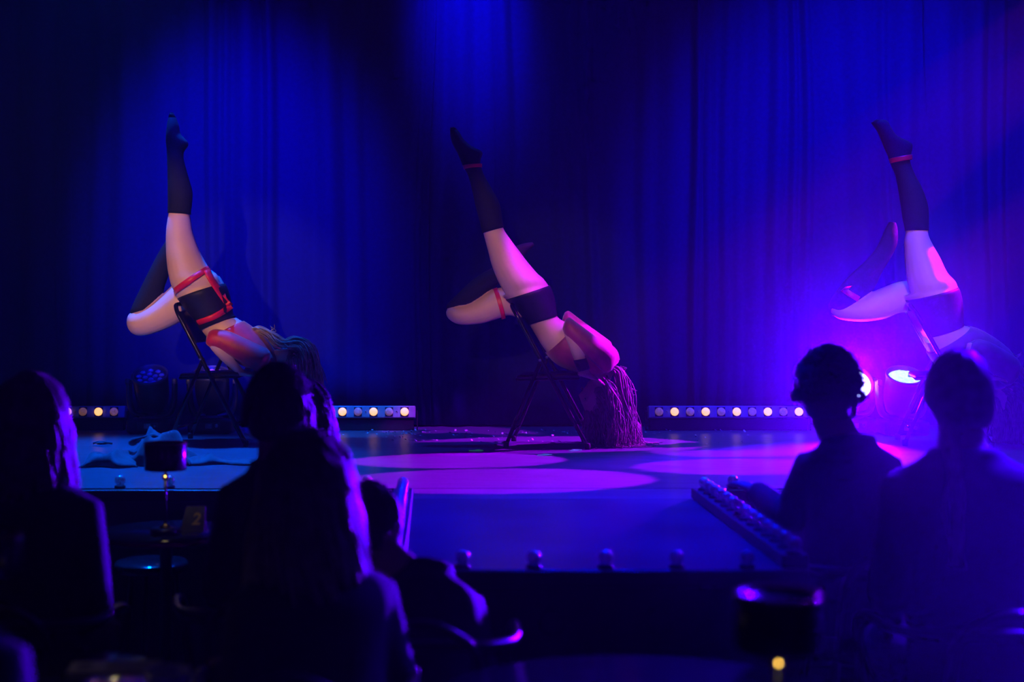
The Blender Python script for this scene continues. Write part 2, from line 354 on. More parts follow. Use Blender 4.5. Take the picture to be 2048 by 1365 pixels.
# ------------------------------------------------------------------ moving head lamps
def moving_head(px, D, label, tiltdeg, lensmat, facing=0.0, zoff=0):
    t = thing('moving_head_lamp', label, 'stage light', (XF(px, D), D, STZ), facing, group='moving head lamps on the stage floor')
    bse = obj('base', box(nb(), (0, 0, .045), (.27, .24, .085), .018), 'fixture', t)
    obj('display_panel', box(nb(), (0, -.121, .045), (.13, .006, .052), .003), 'panel', bse, False)
    obj('screen', box(nb(), (-.005, -.125, .048), (.04, .004, .03), .001), 'lens_dark', bse, False)
    obj('knob', lathe(nb(), [(.012, 0), (.012, .006), (.001, .007)], 14, Matrix.Translation((.042, -.124, .05)) @ Matrix.Rotation(math.pi/2, 4, 'X')), 'screw', bse)
    for sx in (-1, 1): obj('foot', box(nb(), (sx*.1, 0, .004), (.03, .2, .008), .002), 'rubber', bse, False)
    y = nb(); lathe(y, [(.08, .085), (.08, .1), (.06, .105), (.001, .105)], 20); 
    obj('turntable', y, 'fixture', t)
    for sx in (-1, 1):
        b = nb(); pts = smoothpath([(sx*.03, 0, .103), (sx*.105, 0, .115), (sx*.133, 0, .17), (sx*.14, 0, .25), (sx*.14, 0, .32)], 5)
        tube(b, pts, [.045]*len(pts), 10, [.017]*len(pts), ref=(0, 1, 0)); arm = obj('yoke_arm', b, 'fixture', t)
        obj('arm_cap', box(nb(), (sx*.143, -.03, .315), (.028, .03, .035), .006), 'panel', arm)
    a = math.radians(tiltdeg)
    mh = Matrix.Translation((0, 0, .245)) @ Matrix.Rotation(a, 4, 'X')
    h = nb(); lathe(h, [(.05, -.13), (.075, -.12), (.095, -.06), (.104, 0), (.106, .08), (.108, .115), (.108, .128), (.097, .13), (.096, .105), (.001, .105)], 32, mh)
    hd = obj('head', h, 'fixture', t)
    obj('rim', lathe(nb(), [(.1, .118), (.112, .118), (.113, .128), (.111, .136), (.1, .136), (.098, .128)], 32, mh, cap=False), 'panel', hd)
    obj('front_glass', lathe(nb(), [(.095, .107), (.095, .110), (.001, .111)], 24, mh), 'panel' if lensmat == 'lens_dark' else lensmat, hd)
    for (rr, nn) in ((.03, 4), (.07, 9)):
        for k in range(nn):
            th = 2*math.pi*k/nn+.3
            b = nb(); lathe(b, [(.017, .108), (.017, .116), (.011, .121), (.001, .123)], 12, mh @ Matrix.Translation((rr*math.cos(th), rr*math.sin(th), 0)))
            obj('led_lens', b, lensmat, hd)
    return t, mh
moving_head(304, 8.74, 'black moving head lamp left of the leftmost chair, lenses unlit and blue', 30, 'lens_dark')
moving_head(425, 8.74, 'black moving head lamp behind the leftmost chair with violet rim', 20, 'lens_vio2')
moving_head(1803, 8.6, 'moving head lamp with white glowing lenses beside the rightmost chair', 28, 'lens_teal')
mhv, mm = moving_head(1701, 8.78, 'moving head lamp glaring behind the curly haired spectator in violet haze', 62, 'lens_vio')
lv = mhv.location + Vector((0, -.14, .32))
spot('violet_glare_lamp', lv, (lv.x-2.0, 3.6, 1.55), VIO, 6200, 74, .5, .09)
lp = bpy.data.objects.new('violet_source', bpy.data.lights.new('violet_source', 'POINT')); COL.objects.link(lp)
lp.location = lv+Vector((0, -.02, .02)); lp.data.color = (.2, 0, 1); lp.data.energy = 12; lp.data.shadow_soft_size = .08
def haze(loc, rad, dens, g, label):
    hm = bpy.data.materials.new('stage_smoke'); hm.use_nodes = True; hn = hm.node_tree; hn.nodes.clear()
    ho_ = hn.nodes.new('ShaderNodeOutputMaterial'); hv = hn.nodes.new('ShaderNodeVolumeScatter'); hv.inputs['Anisotropy'].default_value = g
    tc = hn.nodes.new('ShaderNodeTexCoord'); ln = hn.nodes.new('ShaderNodeVectorMath'); ln.operation = 'LENGTH'
    mr = hn.nodes.new('ShaderNodeMapRange'); mr.interpolation_type = 'SMOOTHSTEP'
    mr.inputs['From Min'].default_value = 0; mr.inputs['From Max'].default_value = 1; mr.inputs['To Min'].default_value = dens; mr.inputs['To Max'].default_value = 0
    hn.links.new(tc.outputs['Object'], ln.inputs[0]); hn.links.new(ln.outputs['Value'], mr.inputs['Value'])
    hn.links.new(mr.outputs[0], hv.inputs['Density']); hn.links.new(hv.outputs[0], ho_.inputs['Volume'])
    hz_ = nb(); ball(hz_, (0, 0, 0), 1.0, 32, 20)
    o = obj('haze', hz_, hm); o.location = loc; o.scale = rad; tag(o, label, 'haze', None, 'stuff')
SC.cycles.volume_step_rate = 8.0; SC.cycles.volume_max_steps = 64
haze((lv.x+.02, 7.75, lv.z+.12), (1.4, 1.35, 1.3), .045, .3, 'violet lit stage smoke around the glaring lamp on the right')
haze((1.55, 3.4, .95), (1.15, 1.7, .85), .10, .2, 'blue smoke drifting over the spectators on the right')
spot('white_uplight_lamp', (XF(1803, 8.6), 8.53, STZ+.40), (XF(1803, 8.6)+.1, 7.9, 3.4), (.35, .95, .8), 25, 30, .6, .05)
spot('violet_uplight_lamp', (XF(425, 8.74), 8.68, STZ+.40), (XF(425, 8.74), 8.6, 3.4), (.2, .02, 1), 25, 40, .8, .05)

# ------------------------------------------------------------------ folding chairs of the dancers
def folding_chair(pxc, D, yaw, label):
    t = thing('folding_chair', label, 'chair', (XF(pxc, D), D, STZ), math.radians(yaw), group='black folding chairs under the dancers')
    hw, hr = .205, .18
    top, foot, piv = (-.19, .78), (.225, .012), (-.03, .484)
    fr = nb(); pth = []
    dx, dz = foot[0]-top[0], foot[1]-top[1]
    def at(u): return (top[0]+dx*u, top[1]+dz*u)
    # bent back bow: left front leg, up over the back, down the right front leg
    q = [(foot[0], -hw, foot[1])]
    for u in (.7, .4, .15, .06): q.append((at(u)[0], -hw, at(u)[1]))
    q += [(at(.015)[0]-.004, -hw+.03, at(.015)[1]), (top[0]-.006, -hw+.08, top[1]+.008), (top[0]-.006, hw-.08, top[1]+.008), (at(.015)[0]-.004, hw-.03, at(.015)[1])]
    for u in (.06, .15, .4, .7): q.append((at(u)[0], hw, at(u)[1]))
    q.append((foot[0], hw, foot[1]))
    tube(fr, smoothpath(q, 4), .0125, 10); obj('front_frame', fr, 'chair', t)
    for sy in (-1, 1):
        b = nb(); tube(b, [(piv[0], sy*hr, piv[1]), (-.13, sy*hr, .25), (-.225, sy*hr, .012)], .011, 10); obj('rear_leg', b, 'chair', t)
        b = nb(); tube(b, [(piv[0]-.005, sy*(hr-.02), piv[1]), (piv[0]-.005, sy*(hw+.016), piv[1])], .008, 8); obj('pivot', b, 'screw', t)
        obj('rubber_foot', lathe(nb(), [(.015, 0), (.016, .03), (.013, .034)], 12, Matrix.Translation((foot[0], sy*hw, 0))), 'rubber', t)
        obj('rubber_foot', lathe(nb(), [(.015, 0), (.016, .03), (.013, .034)], 12, Matrix.Translation((-.225, sy*hr, 0))), 'rubber', t)
    b = nb(); tube(b, [(-.19, -hr, .095), (-.19, hr, .095)], .007, 8); obj('stretcher', b, 'chair', t)
    b = nb(); tube(b, [(.165, -hw, .125), (.165, hw, .125)], .007, 8); obj('stretcher', b, 'chair', t)
    # padded seat with rounded front
    s = nb(); box(s, (.005, 0, .392), (.35, .355, .028), .012, Matrix.Rotation(math.radians(-2.5), 3, 'Y')); obj('seat', s, 'seat', t)
    b = nb(); tube(b, [(-.165, -.17, .374), (.17, -.17, .386), (.17, .17, .386), (-.165, .17, .374), (-.165, -.17, .374)], .009, 8); obj('seat_rim', b, 'chair', t)
    # curved back panel
    b = nb(); g = []
    for i in range(9):
        yy = -hw+.012+(2*hw-.024)*i/8; bow = -.02*(1-(yy/hw)**2); row = []
        for u, o_ in ((.04, 0), (.27, 0)):
            a_ = at(u); row.append([b.verts.new((a_[0]+bow+e, yy, a_[1])) for e in (0, .012)])
        g.append(row)
    for i in range(8):
        p_, q_ = g[i], g[i+1]
        b.faces.new((p_[0][0], q_[0][0], q_[1][0], p_[1][0])); b.faces.new((p_[0][1], p_[1][1], q_[1][1], q_[0][1]))
        b.faces.new((p_[0][0], p_[0][1], q_[0][1], q_[0][0])); b.faces.new((p_[1][0], q_[1][0], q_[1][1], p_[1][1]))
    b.faces.new((g[0][0][0], g[0][1][0], g[0][1][1], g[0][0][1])); b.faces.new((g[8][0][0], g[8][0][1], g[8][1][1], g[8][1][0]))
    obj('back_panel', b, 'seat', t)
    return t
folding_chair(436, 8.12, -9, 'black folding chair under the leftmost dancer in red')
folding_chair(1100, 7.97, -10, 'black folding chair under the middle dancer lit violet')
folding_chair(1886, 8.05, -12, 'black folding chair under the rightmost dancer')

# ------------------------------------------------------------------ dancers
def rings_of(pairs, D, k=1.0, b=None, dc=0.0, infl=0.0, m=4):
    """pairs: ((Lx,Ly),(Rx,Ry)[,half depth[,depth offset]]) traced outline pairs -> fine rings (centre, axis a, half depth)"""
    s = F/D; A = []
    for i, q in enumerate(pairs):
        L, R = q[0], q[1]
        hd = q[2] if len(q) > 2 and q[2] is not None else (b if b is not None else .5*math.hypot(R[0]-L[0], R[1]-L[1])/s*k)
        o_ = q[3] if len(q) > 3 else dc
        A.append((L[0], L[1], R[0], R[1], hd, o_))
    A = catmull(A, m); out = []
    for r in A:
        Lp, Rp = P(r[0], r[1], D), P(r[2], r[3], D)
        c = (Lp+Rp)/2; a = (Rp-Lp)/2
        if a.length > 1e-6: a = a*(1+infl/a.length)
        c.y += r[5]; out.append((c, a, max(.002, r[4])+infl))
    return out
def loft(bm, rings, n=20, cap=True):
    vv = []
    for c, a, b in rings:
        vv.append([bm.verts.new(c+a*math.cos(2*math.pi*j/n)+Vector((0, 1, 0))*b*math.sin(2*math.pi*j/n)) for j in range(n)])
    for i in range(len(vv)-1):
        for j in range(n): bm.faces.new((vv[i][j], vv[i][(j+1) % n], vv[i+1][(j+1) % n], vv[i+1][j]))
    if cap: bm.faces.new(vv[0][::-1]); bm.faces.new(vv[-1])
    return bm
def shell(rings, th=.003, n=28):
    """open garment tube with a turned-in hem at both ends"""
    def ins(r): c, a, b = r; return (c, a*(1-th/max(a.length, .004)), b-th)
    rr = [ins(rings[0])]+rings+[ins(rings[-1])]
    return loft(nb(), rr, n, cap=False)
def headaxes(crown, face):
    u = Vector(crown).normalized(); f = Vector(face); f = (f-u*f.dot(u)).normalized(); s = u.cross(f)
    return u, f, s
def add_head(bm, c, crown, face, sc=1.0, detail=True):
    u, f, s = headaxes(crown, face); N, Mv = 40, 28; rings = []
    def g(x, m_, sd): return math.exp(-((x-m_)/sd)**2)
    for i in range(1, Mv):
        th = math.pi*i/Mv; row = []
        for j in range(N):
            ph = 2*math.pi*j/N
            z = math.cos(th); r = math.sin(th); x = r*math.cos(ph); y = r*math.sin(ph)   # x towards the face, y sideways
            hx, hy, hz = .098*x, .076*y, .118*z
            if z < 0:
                k = 1+.30*z; hy *= k; hx *= (1+.12*z) if x > 0 else (1+.55*z)
            if detail and x > 0:
                yy = hy/.076; fz = hz
                hx += .024*g(fz, -.022, .016)*g(yy, 0, .16)+.012*g(fz, .002, .02)*g(yy, 0, .14)   # nose and bridge
                hx += .007*g(fz, .022, .012)*g(abs(yy), .32, .3)                              # brow
                hx -= .010*g(fz, .002, .013)*g(abs(yy), .4, .2)                               # eye sockets
                hx += .007*g(fz, -.056, .010)*g(yy, 0, .32)-.004*g(fz, -.074, .007)*g(yy, 0, .4)    # lips
                hx += .011*g(fz, -.098, .018)*g(yy, 0, .4)                                    # chin
            row.append(bm.verts.new(Vector(c)+(f*hx+s*hy+u*hz)*sc))
        rings.append(row)
    t = bm.verts.new(Vector(c)+u*.118*sc); b = bm.verts.new(Vector(c)-u*.116*sc)
    for j in range(N):
        bm.faces.new((t, rings[0][j], rings[0][(j+1) % N])); bm.faces.new((b, rings[-1][(j+1) % N], rings[-1][j]))
        for i in range(Mv-2): bm.faces.new((rings[i][j], rings[i+1][j], rings[i+1][(j+1) % N], rings[i][(j+1) % N]))
    for sd in (-1, 1):
        ball(bm, Vector(c)+(s*sd*.076-f*.008-u*.01)*sc, (.012*sc, .02*sc, .032*sc), 10, 8, Matrix((s, f, u)).transposed())
def add_hand(bm, wrist, fwd, up, size=1.0, curl=.35, side=1):
    """palm with four unequal bent fingers and a thumb leaving the side of the palm; fwd: towards the fingers, up: back of the hand"""
    fw = Vector(fwd).normalized(); up = Vector(up); up = (up-fw*up.dot(fw)).normalized(); sd = fw.cross(up)*side; wr = Vector(wrist)
    tube(bm, [wr-fw*.02, wr, wr+fw*.03*size, wr+fw*.075*size, wr+fw*.092*size], [x*size for x in (.026, .027, .036, .041, .034)], 12, [x*size for x in (.019, .018, .016, .014, .009)], ref=sd)
    for k, ln in enumerate((.068, .078, .073, .056)):
        b0 = wr+fw*.08*size+sd*(-.031+.0205*k)*size; d = fw+sd*(-.12+.085*k); p = b0; q = [b0-d*.015, b0]; a = 0
        for seg in (.45, .32, .23):
            a += curl; dv = (d*math.cos(a)-up*math.sin(a)).normalized(); p = p+dv*ln*seg*size; q.append(p)
        tube(bm, q, [x*size for x in (.0095, .0095, .009, .008, .006)], 10)
    b0 = wr+fw*.025*size-sd*.03*size
    q = [b0+sd*.012, b0, b0+(fw*.55-sd*.8).normalized()*.03*size, b0+(fw*.8-sd*.62).normalized()*.06*size-up*.006]
    tube(bm, q, [x*size for x in (.013, .0125, .0105, .007)], 10)
def strand_mesh(bm, pts, r0, r1, n=4):
    k = len(pts); tube(bm, pts, [r0+(r1-r0)*i/(k-1) for i in range(k)], n)
def hang_hair(c, crown, face, count, length, rnd, curl=.012, zmin=-9, drift=(0, 0, 0), sc=1.0, segs=16, clump=True):
    """hair falling under gravity from the scalp"""
    u, f, s = headaxes(crown, face); c = Vector(c); bm = nb()
    n_ = 0
    while n_ < count:
        v = Vector((rnd.gauss(0, 1), rnd.gauss(0, 1), rnd.gauss(0, 1))).normalized()
        fx, sy, uz = v.x, v.y, v.z
        if fx > .30 and uz < .55: continue          # face
        if uz < -.45: continue                      # nape limit
        n_ += 1
        root = c+(f*.096*fx+s*.077*sy+u*.118*uz)*sc
        nv = (f*fx+s*sy+u*uz).normalized()
        L = length*rnd.uniform(.65, 1.05); st = L/segs; p = root-nv*.004; d = (nv*.55-f*.35+u*.1).normalized(); pts = [p.copy()]
        ph = rnd.uniform(0, 6.28); fr = rnd.uniform(14, 34); dr = Vector(drift)*rnd.uniform(.1, 1.7)+Vector((rnd.gauss(0, .09), rnd.gauss(0, .09), 0))
        wv_ = rnd.uniform(.3, 1.2)
        for i in range(segs):
            d = (d+Vector((0, 0, -1))*.55+dr*.5).normalized(); p = p+d*st
            q = (p-c); e = (q.dot(f)/.112/sc)**2+(q.dot(s)/.092/sc)**2+(q.dot(u)/.130/sc)**2
            if e < 1: p = c+q/math.sqrt(max(e, .05))
            if p.z < zmin: p.z = zmin+rnd.uniform(0, .01); d = Vector((d.x, d.y, 0)); 
            w = curl*min(1, i/6)*wv_
            pts.append(p+Vector((math.sin(fr*i*st+ph), math.cos(fr*i*st+ph), 0))*w)
        strand_mesh(bm, pts, .0048, .0013, 5)
    # scalp under the strands
    axm = Matrix((s, f, u)).transposed()
    ball(bm, c-f*.012*sc+u*.012*sc, (.080*sc, .096*sc, .116*sc), 20, 14, axm)
    return bm
def ribbon(bvh, pxpath, D, wpx, name, m, t, off=.004):
    """flat strap lying on the near side of the body along a traced path"""
    bm = nb(); s = F/D; path = catmull([(*p,) for p in pxpath], 8); prev = None; rows = []
    for i, p in enumerate(path):
        a = path[max(i-1, 0)]; b = path[min(i+1, len(path)-1)]; d = (b-a); d /= np.hypot(*d); nrm = np.array((-d[1], d[0])); row = []
        for e in (-.5, 0, .5):
            q = P(p[0]+nrm[0]*wpx*e, p[1]+nrm[1]*wpx*e, D); o_ = Vector((q.x, D-.8, q.z))
            hit = bvh.ray_cast(o_, Vector((0, 1, 0)))
            if hit[0] is None: y = prev if prev is not None else D-.1
            else: y = hit[0].y; prev = y
            row.append(Vector((q.x, y-off, q.z)))
        rows.append(row)
    ys = np.array([[v.y for v in r] for r in rows]); 
    for _ in range(3): ys[1:-1] = .25*ys[:-2]+.5*ys[1:-1]+.25*ys[2:]
    front = [[bm.verts.new((v.x, ys[i][k]-.002, v.z)) for k, v in enumerate(r)] for i, r in enumerate(rows)]
    back = [[bm.verts.new((v.x, ys[i][k]+.006, v.z)) for k, v in enumerate(r)] for i, r in enumerate(rows)]
    for i in range(len(rows)-1):
        for k in range(2):
            bm.faces.new((front[i][k], front[i][k+1], front[i+1][k+1], front[i+1][k])); bm.faces.new((back[i][k], back[i+1][k], back[i+1][k+1], back[i][k+1]))
        bm.faces.new((front[i][0], front[i+1][0], back[i+1][0], back[i][0])); bm.faces.new((front[i][2], back[i][2], back[i+1][2], front[i+1][2]))
    return wobj(name, bm, m, t)
def flip(pairs, dc):
    return [(q[0], q[1], q[2] if len(q) > 2 else None, dc) for q in pairs]
def dancer(d):
    D = d['D']; t = thing('person', d['label'], 'person', (XF(d['base'], D), D, STZ), group='dancers bent over folding chairs')
    nl = d['near_leg']; fl = d['far_thigh']; fs = d['far_shin']; to = d['torso']; ua = d['upper_arm']; fo = d['forearm']
    bm = nb()
    n = len(nl)
    # near (raised) leg: depth offset eases from hip to foot
    NL = [(q[0], q[1], (q[2] if len(q) > 2 else None), -.085+.02*(1-i/(n-1))) for i, q in enumerate(nl)]
    R_leg = rings_of(NL, D, .98); loft(bm, R_leg)
    R_th = rings_of(fl, D, .98, dc=.085); loft(bm, R_th)
    R_sh = rings_of(fs, D, .98, dc=.10); loft(bm, R_sh)
    R_to = rings_of(to, D, 1.0); loft(bm, R_to, 28)
    R_ua = rings_of(ua, D, 1.0, dc=-.175); loft(bm, R_ua)
    R_fo = rings_of(fo, D, 1.0, dc=-.175); loft(bm, R_fo)
    dx, dy = d.get('far_arm', (6, -6))
    sh = lambda pr: [((q[0][0]+dx, q[0][1]+dy), (q[1][0]+dx, q[1][1]+dy)) for q in pr]
    R_ua2 = rings_of(sh(ua), D, 1.0, dc=.185); loft(bm, R_ua2)
    R_fo2 = rings_of(sh(fo), D, 1.0, dc=.185); loft(bm, R_fo2)
    # hands flat on the seat
    for (hx, hy, oy, sd) in (d['hand'][:2]+(-.175, 1), (d['hand'][0]+dx*.4, d['hand'][1], .16, -1)):
        wv = P(hx, hy, D); wv.y += oy; add_hand(bm, wv, d['hand_dir'], (0, 0, 1), .95, .16, sd)
    hc = P(*d['head'], D); nk = P(*d['neck'], D)
    u, f, s = headaxes(d['crown'], d['face'])
    tube(bm, [nk, nk.lerp(hc-u*.06, .5), hc-u*.05-f*.01], [.062, .054, .052], 16)
    add_head(bm, hc, d['crown'], d['face'], .95)
    # five toes hinted at the raised foot tip
    me = remesh(bm, .0065, 5, .5)
    tmp = nb(); tmp.from_mesh(me); bvh = BVHTree.FromBMesh(tmp); tmp.free()
    body = obj('body', me, 'skin', t); body.location = -t.location
    # face
    for sd in (-1, 1):
        wobj('eye', ball(nb(), hc+(f*.083+s*sd*.031+u*.003)*.95, (.015, .006, .006), 12, 8, Matrix((s, f, u)).transposed()), 'eye', t)
    wobj('lips', ball(nb(), hc+(f*.096-u*.056)*.95, (.021, .006, .008), 12, 8, Matrix((s, f, u)).transposed()), 'lip', t)
    # clothes
    I = d['sock_near']; wobj('sock', shell(rings_of(NL, D, .98, infl=.0045)[:I*4+1], n=28), 'sock', t)
    wobj('sock_toe', loft(nb(), rings_of(NL, D, .98, infl=.0045)[:5], 28), 'sock', t) if False else None
    bmx = loft(nb(), [(R_leg[0][0], R_leg[0][1]*.3, .004)]+rings_of(NL, D, .98, infl=.0045)[:3], 28); wobj('sock_toe', bmx, 'sock', t)
    J = d['sock_far']; fsr = rings_of(fs, D, .98, dc=.10, infl=.0045)[J:]
    c0, a0, b0 = fsr[-1]
    wobj('sock', loft(nb(), [(fsr[0][0], fsr[0][1]*.97, fsr[0][2]-.003)]+fsr+[(c0, a0*.3, b0*.3)], 28, cap=True), 'sock', t)
    sr = d['shorts']; R_s = rings_of([to[i] for i in range(len(to))], D, 1.0, infl=.006); wobj('shorts', shell(R_s[sr[0]:sr[1]], n=40), 'short', t)
    tr = d['top']; wobj('top', shell(rings_of(to, D, 1.0, infl=.007)[tr[0]:tr[1]], n=40), d['topmat'], t)
    a_, b_ = d['sleeve']
    for pr, dcc in ((ua, -.175), (sh(ua), .185)):
        rs = rings_of(pr, D, 1.0, dc=dcc, infl=.008)[a_:b_]; back = (rs[0][0]-rs[2][0]).normalized()
        dome = [(rs[0][0]+back*.045*k_, rs[0][1]*w_, rs[0][2]*w_) for k_, w_ in ((1, .12), (.9, .5), (.6, .82), (.3, .96))]
        c_, ax_, bx_ = rs[-1]
        wobj('sleeve', loft(nb(), dome+rs+[(c_, ax_*.85, bx_*.85)], 24), d['topmat'], t)
    if d.get('cuff'):
        wobj('cuff', shell(rings_of(fo, D, 1.0, dc=-.185, infl=.006)[d['cuff'][0]:d['cuff'][1]], n=20), 'black_cloth', t)
    for bnd in d['bands']:
        wobj('strap', shell(rings_of(bnd[1:], D, bnd[0][0], dc=bnd[0][1], infl=.009, m=2), n=36), 'strap', t)
    for rb in d.get('ribbons', ()): ribbon(bvh, rb[1], D, rb[0], 'strap', 'strap', t, rb[2])
    rnd = random.Random(d['seed']); ha = d['hair']
    h = hang_hair(hc, d['crown'], d['face'], ha['n'], ha['len'], rnd, ha['curl'], STZ+.004, ha.get('drift', (0, 0, 0)), .95)
    for (pp, k, sp) in ha.get('extra', ()):       # locks lying over the back or flying loose
        for _ in range(k):
            o_ = Vector((rnd.gauss(0, sp), rnd.gauss(0, sp*2.2), rnd.gauss(0, sp))); pts = []
            for i, (x, y, dd) in enumerate(pp):
                e = i/(len(pp)-1); q = P(x, y, D+dd)+o_*(.35+e)+Vector((rnd.gauss(0, .006), rnd.gauss(0, .006), rnd.gauss(0, .006))); pts.append(q)
            sp_ = smoothpath(pts, 6); p0 = rnd.uniform(0, 6.28); f0_ = rnd.uniform(.22, .5); am = ha['curl']*rnd.uniform(.4, 1.1)
            sp_ = [v+Vector((math.sin(f0_*i+p0), math.cos(f0_*i+p0), .3*math.sin(f0_*i)))*am*min(1, i/8) for i, v in enumerate(sp_)]
            strand_mesh(h, sp_, .0045, .0013)
    ho = wobj('hair', h, ha['mat'], t); ho['kind'] = 'stuff'
    return t

left = dict(D=8.12, base=436, seed=1, label='dancer in red top with red harness straps, bent over the leftmost chair', near_leg=[
    ((345, 229), (350, 229), .012), ((340.4, 251), (359.7, 251), .032), ((338, 273.6), (364, 271), .038), ((338, 289.5), (379.5, 289.5), .036), ((339.7, 303), (371, 306), .034), ((340.5, 320), (370, 320)),
    ((341.5, 346), (376.7, 346)), ((342, 382.6), (387, 382.6)), ((342.2, 405), (387.4, 402)), ((342, 428), (384.5, 431)), ((340, 441), (387, 445)), ((337.4, 462), (390, 464)),
    ((337.2, 494), (399.5, 492)), ((338.8, 523), (412.8, 520)), ((342, 547), (424, 538)), ((349, 574), (440, 552)), ((362, 598), (448, 578), .095)],
  sock_near=9,
  far_thigh=[((390, 560), (402, 630), .08), ((345, 568), (372, 634)), ((325, 584), (352, 647)), ((302, 603), (325, 660)), ((276, 617), (292, 671)), ((255, 626), (272, 673)), ((249, 634), (258, 668)), ((247, 645), (250, 658), .02)],
  far_shin=[((256, 640), (296, 624)), ((255, 622), (302, 612)), ((275, 578), (316.4, 592)), ((292, 543.6), (322, 569)), ((306, 516), (334, 538)), ((322, 488), (345, 510)), ((336, 466), (357, 487)), ((343, 448), (372, 470)), ((352, 438), (374, 450)), ((362, 434), (370, 438), .02)],
  sock_far=3,
  torso=[((350, 588), (440, 552), .16, -.03), ((362, 602), (452, 574), .188, -.015), ((371, 616), (458, 596), .182), ((386, 634), (462, 616), .162), ((398, 652), (465, 630), .142), ((410, 670), (476, 638), .128), ((427, 688), (496, 650), .132), ((455, 708), (520, 670), .142), ((484, 729), (540, 692), .152), ((512, 738), (553, 714), .15), ((530, 742), (556, 730), .09)],
  shorts=(3, 19), top=(22, 40), topmat='red_cloth',
  upper_arm=[((540, 698), (520, 737)), ((506, 682), (488, 718)), ((468, 665), (456, 700)), ((442, 660), (434, 692)), ((430, 663), (424, 685)), ((424, 669), (422, 678), .012)], sleeve=(0, 18),
  forearm=[((428, 668), (442, 668)), ((423, 680), (452, 676)), ((434, 700), (463, 695)), ((455, 722), (475, 712)), ((478, 741), (490, 731)), ((486, 746), (496, 738))],
  hand=(487, 743), hand_dir=(1, -.15, -.12), neck=(543, 722), head=(594, 727), crown=(.75, 0, -.65), face=(-.6, -.15, -.8), far_arm=(8, -8),
  bands=[],
  ribbons=[(12, [(350, 588), (368, 578), (390, 564), (412, 548), (425, 537)], .011), (11, [(422, 540), (433, 562), (446, 584), (458, 604), (465, 612)], .014), (11, [(399, 646), (425, 638), (446, 628), (466, 612)], .014)],
  hair=dict(n=330, len=.17, curl=.004, mat='blonde', drift=(.10, 0, 0), extra=[
      ([(498, 662, -.02), (520, 660, -.03), (548, 672, -.05), (575, 690, -.06), (602, 702, -.05)], 26, .010),
      ([(505, 664, .0), (535, 668, -.04), (560, 690, -.06), (590, 690, -.06), (618, 700, -.05)], 22, .012),
      ([(540, 668, .0), (550, 662, 0), (546, 654, 0)], 4, .008),
      ([(560, 690, -.04), (590, 678, -.07), (618, 690, -.08), (634, 720, -.06), (632, 770, -.04)], 40, .010),
      ([(575, 690, -.05), (600, 690, -.10), (612, 715, -.11), (612, 745, -.09), (608, 780, -.07)], 40, .012)]))
